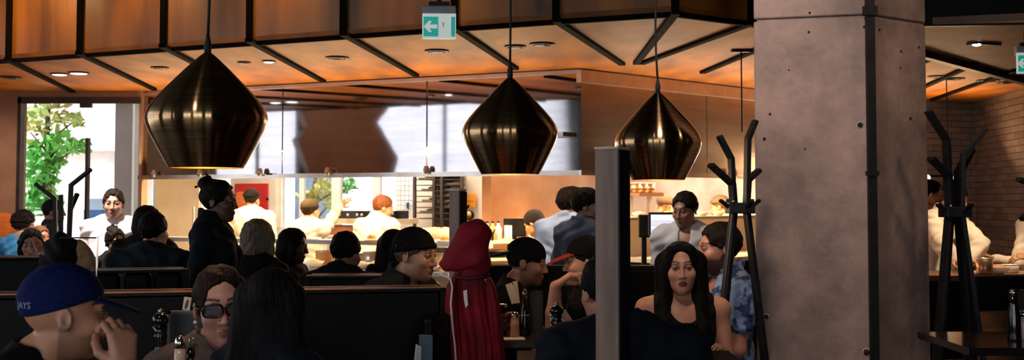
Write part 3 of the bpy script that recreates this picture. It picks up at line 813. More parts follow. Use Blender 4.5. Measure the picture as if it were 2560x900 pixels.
# ---- hood over both runs
hood = thing('kitchen_hood', 'long stainless steel kitchen hood under the plywood soffit', 'kitchen hood', (0,0,0))
M_hood = mat('polished_steel', '#bebbbd', '#b3b0b3', rough=.045, metal=1, scale=2, stretch=(1,1,8), bump=.004, bscale=1.5)
M_rim = mat('steel_rim', '#d9d0c6', '#c9bfb4', rough=.25, metal=.9)
sL, sR = 5.29, 3.75; HB_ = 1.845
m = MB()
for a, b in ((0,1.62),(1.635,3.35),(3.365,sL)): lbox(m, a, b, 0, .05, HB_, ZS-.045)
m.build('front_panel', M_hood, hood)
m = MB()
for a, b in ((0.0,1.05),(1.065,1.9),(1.915,sR)): rbox(m, a, b, 0, .05, HB_, ZS-.13)
m.build('front_panel', mat('tinted_steel', '#b3a498', '#a2958b', rough=.25, metal=.8, scale=2, stretch=(1,1,8), bump=.03, bscale=2.5), hood)
m = MB(); lbox(m, 0, sL, -.03, .03, ZS-.045, ZS-.012); rbox(m, -.03, sR, -.03, .03, ZS-.13, ZS-.015); m.build('top_trim', mat('trim_steel', '#d6c0ab', '#c8ae96', rough=.4, metal=.6), hood)
m = MB(); lbox(m, 0, sL, -.04, .02, HB_-.035, HB_+.01); rbox(m, -.04, sR, -.04, .02, HB_-.035, HB_+.01); m.build('bottom_rail', M_rim, hood)
m = MB(); lbox(m, .05, sL, .9, .95, HB_, ZS-.1); rbox(m, .05, sR, .9, .95, HB_, ZS-.1); m.build('back_panel', M_steel, hood)
m = MB(); lbox(m, .0, sL, .04, .92, HB_+.32, HB_+.36); rbox(m, -.2, sR, .04, .92, HB_+.32, HB_+.36); m.build('filter', M_steel, hood)
m = MB()
for (px, py) in ((666,427),(1052,397)): pass
lbox(m, inL(676,-.06), inL(664,-.06), -.055, -.03, HB_+.0, HB_+.018); m.build('handle', M_black, hood)
for s in (.55, 1.6, 2.75, 3.6, 4.4, 5.05):
    mm = MB(); c = PL_(s, -.06, HB_+.02); mm.lathe([(.028,-.03),(.03,.02),(.018,.05)], c, 12); mm.build('rail_lamp', mat('lamp_housing', '#dcd6cf', rough=.3, metal=.6), hood)
for s in (.35, 1.2, 2.3):
    mm = MB(); c = PR_(s, -.06, HB_+.02); mm.lathe([(.028,-.03),(.03,.02),(.018,.05)], c, 12); mm.build('rail_lamp', mat('lamp_housing', '#dcd6cf', rough=.3, metal=.6), hood)
# ------------------------------------------------------------------ outside
M_ext = mat('pale_brick', '#f2e8e4', '#e8dad4', rough=.8, scale=6)
ex = thing('building', 'pale building across the street beyond the left window', 'building', (-8.5,22,0))
m = MB(); m.box2((-5,0,2.55), (3.6,1,7)); m.box2((-5,.4,0), (3.6,1,2.55)); m.build('wall', M_ext, ex)
m = MB()
for z in (2.9, 3.6, 4.3):
    for x in (-2.4, -.6, 1.2): m.box2((x,-.03,z), (x+.9,.0,z+.45))
m.build('sign_band', mat('pale_band', '#efe4df', '#e6d8d2', rough=.7), ex)
MB().box2((.7,.34,.8), (1.25,.42,2.5)).build('window', mat('tan_glass', '#b08b62', '#a07a52', rough=.3), ex)
MB().box2((1.35,.34,.3), (1.75,.42,2.5)).build('door', mat('grey_door', '#6b7480', '#5c6570', rough=.4), ex)
e3 = thing('building', 'unseen pale building added across the side street to tone the hood reflection', 'building', (-15,2,0))  # added out of view to grey the hood reflection and cut daylight
m = MB(); m.box2((-2,-12,0), (0,14,9)); m.build('wall', mat('pale_render', '#d9d8de', '#cfced6', rough=.85, scale=2), e3)
for y in range(-10, 13, 3):
    MB().box2((-.04,y,5.4), (.02,y+1.2,7.2)).build('window', mat('grey_pane', '#8b93a0', rough=.2), e3)
MB().box2((-2.1,-12.1,9), (.25,14.1,9.3)).build('roof', M_frame, e3)
bb = thing('street_bin', 'blue and white bin behind the man in the white shirt', 'bin', (X(250,15),15,0))
m = MB(); m.box2((-.16,-.12,0), (.16,.12,1.6)); m.build('body', mat('pale_blue', '#cfe0ee', '#a8c6e2', rough=.5, scale=3), bb, bevel=.01)
MB().box2((-.165,-.13,1.05), (.165,.13,1.45)).build('panel', mat('blue_panel', '#3f77b5', '#2e5f9a', rough=.4), bb); MB().box2((-.12,-.14,.2), (.1,-.12,.8)).build('label', mat('navy_panel', '#28507f', rough=.4), bb)
struct(MB().box2((-30,12.9,-.12), (20,40,-.02)).build('street', mat('paving', '#b9b3ab', '#a8a29b', rough=.9)))
def leaves(name, c, r, nn, size, material, parent):
    m = MB()
    for i in range(nn):
        while True:
            p = Vector((random.uniform(-1,1), random.uniform(-1,1), random.uniform(-1,1)))
            if p.length < 1: break
        p = Vector((p.x*r[0], p.y*r[1], p.z*r[2]))+Vector(c)
        a = Vector((random.gauss(0,1), random.gauss(0,1), random.gauss(0,.7))).normalized(); b = a.cross(Vector((random.gauss(0,1), random.gauss(0,1), 1))).normalized(); s = size*random.uniform(.6,1.3)
        m.poly([p-a*s, p+b*s*.45, p+a*s, p-b*s*.45])
    return m.build(name, material, parent)
M_leaf = mat('leaf', '#8ad65c', '#4fae50', rough=.5, scale=3); M_leaf2 = mat('leaf_pale', '#b8d27a', '#d9c46a', rough=.5, scale=3)
M_bark = mat('bark', '#6d5a48', '#4d3e31', rough=.9)
def tree(label, x, y, h, blobs, group=None, size=.09):
    t = thing('tree', label, 'tree', (x,y,0))
    tk = MB(); tk.tube([(0,0,0),(.03,0,h*.4),(-.02,0,h*.75),(.02,0,h)], [.06,.05,.04,.015])
    for (c, r, nn, q) in blobs: tk.tube([(0,0,c[2]-.3), c], [.02,.008], 6)
    tk.build('trunk', M_bark, t)
    a = [b for b in blobs if b[3] == 0]; 
    for (c, r, nn, q) in blobs: leaves('foliage', c, r, nn, size, (M_leaf, M_leaf2)[q], t)
def blob(px, py, wpx, hpx, Y, x, nn, q): 
    p = at(px, py, Y); return ((p.x-x, 0, p.z), (wpx/2800*Y, .35, hpx/2800*Y), nn, q)
Y = 16.; x = X(118,Y)
tree('slender green tree growing outside the left window', x, Y, 3.4, [blob(118,385,52,42,Y,x,170,0), blob(105,440,45,40,Y,x,150,0), blob(160,350,40,25,Y,x,60,0), blob(100,500,48,40,Y,x,150,0), blob(200,365,28,18,Y,x,40,0), blob(120,290,55,45,Y,x,110,1), blob(75,330,30,50,Y,x,45,1), blob(190,300,22,14,Y,x,25,1)])
Y = 19.; x = X(790,Y)
tree('pale leafy tree seen through the kitchen window', x, Y, 2.4, [blob(805,470,30,22,Y,x,90,1), blob(775,490,35,20,Y,x,70,1), blob(865,462,28,26,Y,x,110,0), blob(828,505,18,22,Y,x,50,1)], size=.08)
e2 = thing('annex', 'blue-grey building seen through the kitchen window', 'building', (X(790,22),22,0))
MB().box2((-.42,0,0), (.36,.6,3.5)).build('wall', mat('blue_grey_wall', '#5f7890', '#7d93a6', rough=.6, scale=2), e2); MB().box2((-.44,-.03,3.5), (.38,.63,3.6)).build('roof', M_frame, e2)
# ------------------------------------------------------------------ light
w = bpy.data.worlds.new('world'); sc.world = w; w.use_nodes = True
bg = w.node_tree.nodes['Background']; bg.inputs[0].default_value = (.93,.97,1,1); bg.inputs[1].default_value = 4.3
for (a, b, z0, z1) in HL: light('daylight_portal', 'AREA', (-6.62,(a+b)/2,(z0+z1)/2), 1, (1,1,1), (b-a, z1-z0), (0,(a+b)/2,(z0+z1)/2), portal=True)
for (a, b, z0, z1) in HB: light('daylight_portal', 'AREA', ((a+b)/2,-4.25,(z0+z1)/2), 1, (1,1,1), (b-a, z1-z0), ((a+b)/2,0,(z0+z1)/2), portal=True)
light('daylight_portal', 'AREA', ((HF[0][0]+HF[0][1])/2,12.75,1.6), 1, (1,1,1), (1.1,2.2), ((HF[0][0]+HF[0][1])/2,0,1.6), portal=True)
WARM = (1,.66,.36)
for s in (.8, 2.4, 4.0): light('hood_strip_light', 'AREA', PL_(s, .55, HB_+.28), 78, (1,.70,.40), (1.5,.25), PL_(s,.55,0))
for s in (.7, 2.2): light('hood_strip_light', 'AREA', PR_(s, .55, HB_+.28), 105, WARM, (1.4,.25), PR_(s,.55,0))
for s in (1.0, 3.0, 4.8): light('kitchen_ceiling_light', 'AREA', PL_(s, 2.1, ZS-.03), 68, (1,.80,.58), (1.2,.4), PL_(s,2.1,0))
light('kitchen_ceiling_light', 'AREA', PR_(1.4, 1.4, ZS-.03), 95, (1,.76,.52), (1.8,.3), PR_(1.4,1.4,0))
for s in (1.0, 2.8, 4.6): light('soffit_fill', 'AREA', PL_(s, -.14, HB_+.02), 20, (1,.70,.38), (1.5,.05), PL_(s,-1.4,ZS+.2))  # added upward fill that brightens the soffit, no real fitting
for s in (.8, 2.3): light('soffit_fill', 'AREA', PR_(s, -.14, HB_+.02), 17, (1,.75,.5), (1.2,.05), PR_(s,-1.4,ZS+.2))  # same added soffit fill along the right run
light('right_soffit_fill', 'AREA', (4.6,12.7,2.0), 32, (1,.62,.32), (1.4,.1), (4.5,12.2,2.8))  # unseen fill added to lift the right-hand soffit
# ceiling spotlights: on the concrete column, along the fascia, over the staff aisle
light('column_spot', 'SPOT', (.75,4.5,3.52), 210, (1,.78,.66), .15, (1.6,6.0,1.9), 75, blend=1)
light('column_spot', 'SPOT', (2.75,4.9,3.52), 60, (1,.70,.48), .12, (2.15,6.05,2.2), 75, blend=1)
for (x, y, e) in ((-4.3,8.9,62), (-3.2,8.5,30), (-2.1,8.0,19), (-.9,7.4,12)): light('fascia_spot', 'SPOT', (x,y,3.52), e, (1,.64,.29), .05, (x+.3,y+.75,3.1), 100, blend=1)
light('pier_fill', 'SPOT', (-3.6,8.0,3.5), 160, (1,.72,.5), .08, (-6.3,8.5,2.6), 60, blend=1)  # added lamp, brightens the unseen pier mirrored in the hood
light('aisle_spot', 'SPOT', (.3,8.1,2.76), 130, (1,.86,.72), .06, (.6,9.0,1.2), 95, blend=.8)
light('aisle_spot', 'SPOT', (-3.6,9.0,2.76), 420, (1,.86,.74), .06, (-3.3,9.6,1.2), 95, blend=.8)
light('tile_fill', 'SPOT', (4.3,11.2,2.76), 85, (1,.88,.78), .08, (4.9,13.3,1.3), 95, blend=1)  # added lamp that lifts the tiled wall, no fitting modelled
light('table_spot', 'SPOT', (-1.5,2.5,3.5), 62, (1,.80,.74), .08, (-1.0,3.9,1.35), 40, blend=1)
light('table_spot', 'SPOT', (.1,3.9,3.5), 55, (1,.80,.70), .08, (.81,5.3,1.3), 34, blend=1)
light('facade_spot', 'SPOT', (-4.9,11.0,2.74), 70, (1,.76,.58), .06, (-5.75,12.45,1.5), 70, blend=1)
# ------------------------------------------------------------------ lamps and fittings
def bronze():
    m = mat('brushed_bronze', '#b3956e', '#92744f', rough=.17, metal=1, scale=3, stretch=(1,1,40))
    nt = m.node_tree; b = nt.nodes['Principled BSDF']; b.inputs['Anisotropic'].default_value = 1.0; b.inputs['Anisotropic Rotation'].default_value = .25
    t = nt.nodes.new('ShaderNodeTangent'); t.direction_type = 'RADIAL'; t.axis = 'Z'; nt.links.new(t.outputs[0], b.inputs['Tangent']); return m
M_bronze = bronze(); M_brassin = mat('gilded_inside', '#c08a3a', '#a97428', rough=.4, metal=.8)
M_cord = mat('black_cord', '#0d0b0a', rough=.7)
PROF = [(.139,0),(.150,.018),(.186,.085),(.214,.140),(.227,.172),(.230,.192),(.228,.210),(.218,.236),(.196,.268),(.163,.306),(.126,.345),(.088,.385),(.052,.421),(.026,.445),(.013,.455)]
M_bulb = emitmat('warm_bulb', (1,.72,.4), 6)
def pendant(label, px, Y, zb, zt, rz, wob):
    c = at(px, 500, Y); s = (zt-zb)/.455
    t = thing('pendant_lamp', label, 'pendant lamp', (c.x, Y, zb), rz, 'bronze pendant lamps')
    m = MB(); m.lathe([(r,z*s) for r, z in PROF], (0,0,0), 64, capped=False); sh = m.build('lamp_shade', M_bronze, t)
    m = MB(); m.lathe([(r-.004,z*s+.001) for r, z in PROF[:-1]], (0,0,0), 48, capped=False); m.build('lamp_lining', M_brassin, sh)
    MB().lathe([(.013,.452*s),(.014,.49*s),(.008,.515*s),(.006,.53*s)], (0,0,0), 14).build('socket', M_cord, t)
    zc = ZC-zb; pts = [(0,0,.52*s)]
    for i in range(1, 12):
        q = i/11; pts.append((wob*math.sin(q*7)*(1-q), 0, .52*s+(zc-.53*s)*q))
    MB().tube(pts, .0058, 8).build('cord', M_cord, t)
    MB().lathe([(.06,zc-.03),(.06,zc-.005)], (0,0,0), 20).build('ceiling_rose', M_black, t)
    MB().ball((0,0,.15), .035, 12).build('bulb', M_bulb, t)
    light('pendant_light', 'POINT', (c.x,Y,zb+.09), 7, (1,.66,.36), .04)
    return t
pendant('large bronze teardrop pendant lamp nearest the left window', 515, 4.3, Z(420,4.3), Z(132,4.3), .3, .006)
pendant('bronze pendant lamp hanging between the exit sign and the red jacket', 1275, 5.37, Z(436,5.37), Z(195,5.37), 1.3, .012)
pendant('smallest bronze pendant lamp, partly behind the tall wooden post', 1646, 5.95, Z(450,5.95), Z(232,5.95), 2.2, .02)
def exit_sign(label, px, py, Y, w, h, stem, rz=0):
    c = at(px, py, Y); t = thing('exit_sign', label, 'exit sign', tuple(c), rz)
    mw = mat('sign_white', '#e9efe9', emit='#e8f3ea', estr=.35, rough=.4); mt = mat('sign_teal', '#1aa79b', emit='#17a597', estr=.5, rough=.4)
    MB().box((0,.03,h*.62), (w*1.0,.06,h*.42)).build('housing', mat('sign_grey', '#8b8d90', '#797b7e', rough=.5), t, bevel=.006)
    MB().box((0,.03,h*.62+h*.21+.012), (w*.62,.04,.03)).build('mount', M_black, t)
    MB().box((0,.03,(ZC-c.z+h*.85)/2), (.03,.03,ZC-c.z-h*.85)).build('stem', M_black, t)
    MB().box((0,0,0), (w,.022,h)).build('sign_plate', mw, t)
    MB().box((-w*.245,-.0125,-h*.02), (w*.44,.003,h*.78)).build('teal_field', mt, t)
    MB().box((w*.415,-.0125,-h*.02), (w*.12,.003,h*.78)).build('teal_strip', mt, t)
    a = h*.30; pol = [(-.95,0),(-.15,.8),(.12,.62),(-.22,.26),(.85,.26),(.85,-.26),(-.22,-.26),(.12,-.62),(-.15,-.8)]
    m = MB(); m.extrude([(-w*.245+p[0]*a, -.0142, -h*.02+p[1]*a) for p in pol], (0,-.0015,0)); m.build('arrow', mw, t)
    m = MB(); m.bar((w*.10,-.013,h*.15), (w*.13,-.013,h*.10), .004, .003, (0,1,0)); m.bar((w*.13,-.013,h*.10), (w*.115,-.013,-h*.02), .004, .003, (0,1,0)); m.build('running_mark', mat('mark_dark', '#23332f'), t)
    return t
exit_sign('teal and white exit sign with a left arrow hanging above the kitchen', 1098, 66, 6.8, .205, .155, 0, .04)
exit_sign('exit sign at the right edge near the tiled wall', 2571, 158, 8.0, .16, .15, 0, -.1)
M_trim = mat('downlight_trim', '#33261c', rough=.4, metal=.4); M_on = emitmat('lit_lens', (1,.93,.82), 5); M_off = mat('dark_lens', '#4a3a2c', '#2b211a', rough=.15)
for (px, py, r, on, lb) in ((149,184,.075,1,'lit oval downlight in the soffit, leftmost of the pair by the facade'), (197,181,.085,1,'lit downlight in the soffit, right of the pair by the facade'), (400,168,.07,0,'dark downlight in the soffit left of the large pendant'),
        (610,155,.05,0,'tiny dark downlight just right of the large pendant tip'), (672,152,.05,1,'small lit downlight above the zigzag hood reflection'), (843,143,.085,0,'dark downlight in the panel left of the exit sign panel'),
        (1092,126,.085,0,'dark downlight directly under the exit sign'), (1288,115,.075,0,'dark downlight beside the middle pendant cord'), (1355,109,.085,0,'dark downlight right of the middle pendant cord'),
        (28,192,.09,0,'dark round downlight at the far left end of the soffit'), (2385,196,.09,0,'dark downlight beside the thin rod in the right soffit'), (2470,200,.10,0,'dark slot downlight in the right soffit nearest the exit sign side'), (2340,190,.07,0,'faint downlight in the right soffit next to the concrete column'), (2515,205,.08,0,'small dark downlight at the right end of the right soffit')):
    p = onz(px, py, ZS); t = thing('ceiling_downlight', lb, 'downlight', tuple(p), 0)
    MB().lathe([(r*1.15,-.002),(r*1.18,-.012),(r*.92,-.014),(r*.9,-.001)], (0,0,0), 24).build('trim_ring', M_trim, t)
    MB().lathe([(r*.9,-.0135),(r*.5,-.019)], (0,0,0), 24).build('lens', M_on if on else M_off, t)
p = onz(2460, 107, ZS); t = thing('slot_downlight', 'long slot light with one lit lens in the brown ledge at upper right', 'downlight', tuple(p), .35)
MB().box((0,0,-.01), (.26,.09,.02)).build('trim_frame', M_black, t); MB().ball((-.09,-.02,-.022), (.035,.03,.012)).build('lens', M_on, t)
# dark rails and spotlights under the ceiling at upper right
for (lb, pa, pb) in (('upper dark track rail under the ceiling at upper right', (1.9,6.9,3.38), (4.6,8.2,3.38)), ('lower dark track rail under the ceiling at upper right', (2.2,7.6,3.22), (5.0,9.5,3.22))):
    t = thing('track_rail', lb, 'track rail', pa); b = Vector(pb)-Vector(pa)
    MB().bar((0,0,0), b, .05, .05).build('rail', M_black, t)
    for q in (.1, .9): MB().bar(b*q, b*q+Vector((0,0,ZC-pa[2])), .02, .02).build('hanger', M_black, t)
def track_spot(label, p, rz):
    t = thing('track_spotlight', label, 'spotlight', tuple(p), rz)
    MB().lathe([(.045,-.16),(.048,-.02),(.03,.0)], (0,0,0), 18).build('housing', M_black, t); MB().tube([(0,0,0),(0,0,.12)], .012, 8).build('stem', M_black, t)
    MB().ball((0,-.046,-.11), .014).build('lens', M_on, t); return t
track_spot('black track spotlight beside the top of the concrete column', at(2343,12,7.9), 0); track_spot('black track spotlight at the top right corner', at(2552,10,8.4), 0)
def rod_lamp(label, px, py0, Y0, py1, globes):
    p = onz(px, py0, ZS); t = thing('rod_pendant', label, 'hanging lamp', tuple(p), 0); zb = Z(py1, p.y)-ZS
    MB().box((0,0,-.012), (.16,.05,.02)).build('ceiling_plate', M_black, t); MB().tube([(0,0,0),(0,0,zb)], .006, 6).build('rod', M_cord, t)
    for (dx, dz) in globes:
        MB().ball((dx,0,zb+dz), .035, 12).build('globe', emitmat('opal_globe', (1,.86,.6), 1.6), t)
    if globes: MB().bar((min(g[0] for g in globes)-.02,0,zb), (max(g[0] for g in globes)+.02,0,zb), .02, .02).build('crossbar', M_black, t)
rod_lamp('thin rod hanging from the soffit left of the concrete column', 1853, 124, 0, 330, [])
rod_lamp('thin rod lamp with small globes in front of the tiled wall', 2366, 195, 0, 440, [(-.21,-.02),(.02,-.02),(.02,-.10),(-.21,-.09)])
# ------------------------------------------------------------------ posts and coat stands
M_post = mat('limed_post_wood', '#8f7568', '#6f5a50', rough=.6, scale=5, stretch=(6,6,.6), bump=.05)
def post(label, px, Y, ptop, w, rz):
    c = at(px, 500, Y); t = thing('wooden_post', label, 'post', (c.x,Y,.17), rz); h = Z(ptop,Y)-.17
    MB().box((0,0,h/2), (w,w,h)).build('shaft', M_post, t, bevel=.004); MB().box((0,0,h+.004), (w*1.02,w*1.02,.008)).build('end_cap', mat('painted_lit_top', '#cbb9a8', '#b09c8a', rough=.6), t)  # pale end cap paints in the lit top of the post
    MB().box((w/2+.002,0,h/2), (.006,w*.94,h*.995)).build('side_strip', M_black, t)
    for z in (h-.08,):
        MB().tube([(w/2,0,z),(w/2+.018,0,z-.004),(w/2+.034,0,z+.016)], .0045, 8).build('hook', M_black, t)
    return t
post('shorter wooden post holding the red jacket', 1144, 4.98, 477, .055, -math.radians(33))
post('tall wooden post in front of the woman with long dark hair', 1530, 3.6, 374, .082, -math.radians(31))
def coat_stand(label, loc, H_, ring, arms, foot=.2, ft=4, w=.05, th=.022):
    t = thing('coat_stand', label, 'coat stand', loc, 0, 'black coat stands')
    for i, (ang, zb, out, zt) in enumerate(arms):
        a = math.radians(ang); d = Vector((math.cos(a), math.sin(a), 0)); sd = Vector((-d.y, d.x, 0))
        m = MB(); pts = [d*foot*(1 if i < 4 else .6), d*.035+Vector((0,0,ring)), d*.045+Vector((0,0,zb)), d*(.045+out)+Vector((0,0,zt))]
        for p, q in zip(pts, pts[1:]): m.bar(p, q+(q-p).normalized()*.006, w, th, sd if False else d)
        m.build('bar', M_black, t, bevel=.002)
    m = MB(); m.box((0,0,ring), (.13,.13,.055)); m.build('collar', M_black, t, bevel=.004)
    for ang in (0, 90, 180, 270):
        a = math.radians(ang+20); d = Vector((math.cos(a), math.sin(a), 0)); MB().bar(d*.06+Vector((0,0,ring)), d*.115+Vector((0,0,ring+.04)), .022, .014).build('hook', M_black, t)
    for ang in (20, 200): 
        a = math.radians(ang); MB().ball(Vector((math.cos(a)*.05,-.07,ring+.032)), .008).build('bolt', mat('bright_bolt', '#d8d4cf', rough=.2, metal=1), t)
    return t
coat_stand('black branching coat stand right of the concrete column', (2.33,5.9,.17), 1.87, 1.347, [(195,1.726,.105,1.872),(-8,1.652,.115,1.778),(38,1.557,.12,1.68),(205,1.54,.115,1.625)])
coat_stand('black branching coat stand left of the concrete column', (1.155,5.68,.17), 1.82, 1.37, [(190,1.62,.06,1.73),(10,1.72,.04,1.81),(200,1.49,.12,1.585),(15,1.51,.06,1.56)])
coat_stand('black coat stand with hung coats by the left window', (-2.40,6.0,0), 1.74, 1.25, [(185,1.585,.10,1.665),(-15,1.66,.115,1.74),(60,1.53,.04,1.61),(280,1.3,.02,1.60)], w=.022, th=.018, foot=.13)
coat_stand('black coat stand cut off at the right edge of the view', (2.86,5.97,.17), 1.8, 1.30, [(185,1.47,.12,1.52),(10,1.6,.1,1.7),(100,1.6,.1,1.7),(195,1.40,.12,1.31)])
def blobthing(name, label, cat, adds, subs, h, material, disp=None, parent=None, pad=.03):
    lo, hi = bounds(adds, pad); so = Solid([axis(lo[i], hi[i], h) for i in range(3)])
    for p in adds: so.add(p, p[-1])
    if disp: so.displace(disp)
    for p in subs: so.add(p, p[-1], True)
    PT, Q = so.mesh(); PT = smooth_mesh(PT, Q, 1, .5); o = grid_mesh(name, PT, Q, material, parent)
    return tag(o, label, cat) if label else o
M_coat = mat('black_wool', '#08080a', '#101014', rough=.9, scale=60, bump=.1, spec=.2)
def T3(px, py, Y): return tuple(at(px, py, Y))
blobthing('coat', 'black coat bundled on the stand by the left window', 'coat', [('cap', T3(150,620,5.9), T3(165,700,5.9), .08, .10, .04), ('cap', T3(165,625,5.86), T3(140,760,5.86), .07, .13, .04), ('cap', T3(128,660,5.86), T3(120,800,5.86), .05, .09, .04), ('cap', T3(150,700,5.9), T3(150,960,5.9), .12, .14, .04)], [], .012, M_coat, lambda a,b,c: .008*np.sin(60*a+9*np.sin(10*c)))
blobthing('coat', 'tan coat hanging beside the black coat on the stand', 'coat', [('cap', T3(202,612,5.88), T3(212,655,5.88), .03, .05, .03), ('cap', T3(206,620,5.92), T3(218,700,5.9), .035, .05, .03), ('cap', T3(214,690,5.9), T3(214,820,5.9), .05, .07, .03)], [], .009, mat('tan_cloth', '#b08a66', '#8f6c4c', rough=.85, scale=30), lambda a,b,c: .007*np.sin(90*a+25*c))
# red hooded jacket
M_red = mat('red_nylon', '#860a1e', '#5e0613', rough=.75, scale=7, bump=.10, bscale=16, spec=.3)
JY = 4.86
jk = thing('hooded_jacket', 'dark red hooded jacket hanging on the shorter wooden post', 'jacket', tuple(at(1175,700,JY)))
jo = Vector(at(1175,700,JY))
def J(px, py, dy=0): p = at(px, py, JY+dy)-jo; return (p.x, p.y, p.z)
def jfold(a, b, c): return .0065*np.sin(75*a+6*np.sin(7*c)+1.2)*np.clip((.02-c)*6+.25, .25, 1)+.003*np.sin(40*c+20*a)
blobthing('hood', None, None, [('cap', J(1186,586), J(1192,640), .058, .064, .03), ('cap', J(1178,590), J(1146,640), .055, .062, .03), ('cap', J(1150,640), J(1116,662,-.01), .055, .022, .03), ('cap', J(1116,662,-.01), J(1101,661,-.015), .020, .008, .02), ('cap', J(1146,655), J(1198,662), .050, .046, .03), ('cap', J(1168,571), J(1206,578), .03, .032, .03)], [('ell', J(1128,690,-.04), (.05,.07,.02), None, .02)], .0055, M_red, lambda a,b,c: .005*np.sin(42*a+30*c+1)+.007*np.abs(np.sin(24*b-27*c+20*a))-.003, jk)
def drape(name, rows, nf, amp, seg=120, ph=0.):
    m = MB(); vs = []; n_r = 60
    ys = [r[0] for r in rows]
    for i in range(n_r+1):
        y = ys[0]+(ys[-1]-ys[0])*i/n_r; q = i/n_r
        cx, hw, dp, dy = [float(np.interp(y, ys, [r[k] for r in rows])) for k in (1,2,3,4)]
        for k in range(seg):
            th = 2*PI*k/seg; w = th+.18*math.sin(3*q+th*2)
            f = 1+amp*min(1,.35+q*1.3)*(.55*(abs(math.sin(nf*.5*w+ph+.8*q))*2-1)+.45*math.sin((nf+4)*w+1.7*q+ph))+.02*math.sin(5*th+22*q)*math.sin(14*q+3*th)
            p = J(cx+hw*f*math.cos(th), y, dy+dp*f*math.sin(th)); vs.append(p)
    fs = [tuple(range(seg-1,-1,-1)), tuple(range(n_r*seg,(n_r+1)*seg))]
    for i in range(n_r):
        for k in range(seg): fs.append((i*seg+k, i*seg+(k+1)%seg, (i+1)*seg+(k+1)%seg, (i+1)*seg+k))
    m._add(vs, fs, True); return m.build(name, M_red, jk)
drape('body', [(664,1174,26,.035,.0),(690,1174,40,.05,.0),(705,1173,43,.055,.0),(740,1173,47,.065,.0),(800,1180,54,.085,.0),(850,1188,62,.09,.0),(910,1195,64,.095,.0),(990,1200,68,.10,.0)], 9, .13)
drape('sleeve', [(676,1205,5,.015,.0),(692,1216,9,.03,-.005),(712,1224,13,.038,-.01),(760,1232,17,.045,-.03),(830,1238,18,.045,-.04),(900,1246,17,.04,-.04),(960,1250,16,.04,-.04)], 5, .14, 60, 1.)
drape('sleeve', [(676,1150,5,.015,-.02),(692,1140,9,.03,-.02),(712,1130,13,.038,-.035),(760,1128,16,.045,-.05),(830,1134,17,.045,-.055),(900,1142,17,.04,-.055),(960,1146,16,.04,-.055)], 5, .14, 60, 2.)
M_wht = mat('white_cord', '#e6e0da', rough=.5)
m = MB(); m.tube([J(1096,682,-.06), J(1112,690,-.07), J(1126,697,-.09), J(1131,718,-.095), J(1127,760,-.095), J(1131,810,-.10), J(1137,860,-.10), J(1141,930,-.10)], .0042, 8); m.build('drawcord', M_wht, jk)
m = MB(); m.extrude([J(1158,728,-.10), J(1167,724,-.10), J(1170,762,-.10), J(1164,770,-.10), J(1160,752,-.10)], (0,.004,0)); m.build('label', M_wht, jk)
m = MB(); m.tube([J(1212,692,-.07), J(1216,712,-.075)], .003, 6); m.ball(J(1214,700,-.075), .006); m.build('zip_pull', mat('zip_metal', '#b8aeb0', rough=.3, metal=1), jk)
m = MB(); m.tube([J(1135,690,-.055), J(1165,697,-.075), J(1200,694,-.07), J(1225,686,-.05)], .007, 8); m.build('waist_cord', mat('dark_red_cord', '#3b060d', rough=.7), jk)
# ------------------------------------------------------------------ booths, tables
M_leather = mat('black_leather', '#030304', '#050507', rough=.5, scale=12, bump=.06, bscale=40, spec=.12)
M_cap = mat('walnut_edge', '#a8612c', '#7e441c', rough=.35, scale=6, stretch=(1,8,8))
M_tablew = mat('dark_table_wood', '#4a2b18', '#301a0e', rough=.28, scale=5, stretch=(1,8,1))
M_blackw = mat('black_stained_wood', '#0c0a09', '#14100e', rough=.55, scale=6, spec=.15)
def booth(label, a, b, zt, zf, th=.11, cap=True, seat=None, parts=1, capm=None, base=None):
    a, b = Vector((*a,0)), Vector((*b,0)); d = b-a; L = d.length
    t = thing('booth_bench', label, 'booth bench', (a.x,a.y,zf), math.atan2(d.y,d.x)); h = zt-zf
    for i in range(parts):
        x0, x1 = L*i/parts+(.008 if parts > 1 else 0), L*(i+1)/parts-(.008 if parts > 1 else 0)
        MB().box2((x0,0,base-zf if base else .0), (x1,th,h-.02)).build('backrest', M_leather, t, bevel=.025 if parts > 1 else .01, seg=3)
    if base: MB().box2((0,.01,0), (L,th-.01,base-zf)).build('base_panel', mat('brown_panel', '#6b4526', '#57371d', rough=.5, scale=4, stretch=(1,6,6)), t)
    if cap:
        tr = MB().box2((-.004,-.004,h-.02), (L+.004,th+.004,h-.001)).build('top_rail', M_blackw, t, bevel=.003)
        m = MB()
        for y in (-.006, th+.002): m.box2((-.004,y,h-.005), (L+.004,y+.007,h+.0015))
        m.build('edge_bead', capm or M_cap, tr)
    sd = seat or 1
    MB().box2((0,th if sd > 0 else -.46,.05), (L,th+.36 if sd > 0 else 0,.45)).build('seat', M_leather, t, bevel=.02)
    MB().box2((-.03,-.02 if sd < 0 else 0,.0), (0,th,h-.005)).build('end_panel', M_blackw, t, bevel=.004)
    MB().box2((L,-.0,.0), (L+.03,th+.0,h-.005)).build('end_panel', M_blackw, t, bevel=.004)
    return t
booth('long black booth back with a walnut edge behind the woman in glasses', (-2.62,4.38), (-.31,4.87), 1.205, .17)
booth('black booth with tufted cushions behind the long booth back', (X(236,5.75),5.72), (X(452,5.8),5.86), 1.225, 0, parts=3, capm=mat('dull_steel', '#6e6a66', '#5a5652', rough=.35, metal=.8))
booth('black booth with walnut edge behind the man in the beanie', (X(780,6.12),6.08), (X(958,6.12),6.1), 1.175, .17)
booth('dark padded booth at the left edge in front of the child', (X(-40,7.1),7.05), (X(116,7.1),7.1), 1.225, 0)
booth('long black booth back behind the woman with long dark hair', (X(1222,6.55),6.62), (X(1768,6.55),6.56), 1.195, .17, capm=M_blackw)
booth('black booth with brown base panel right of the concrete column', (2.62,6.35), (4.4,6.5), 1.15, .17, capm=M_blackw, base=.955)
m = MB(); m.box2((0,0,0), (.03,.035,1.03)); 
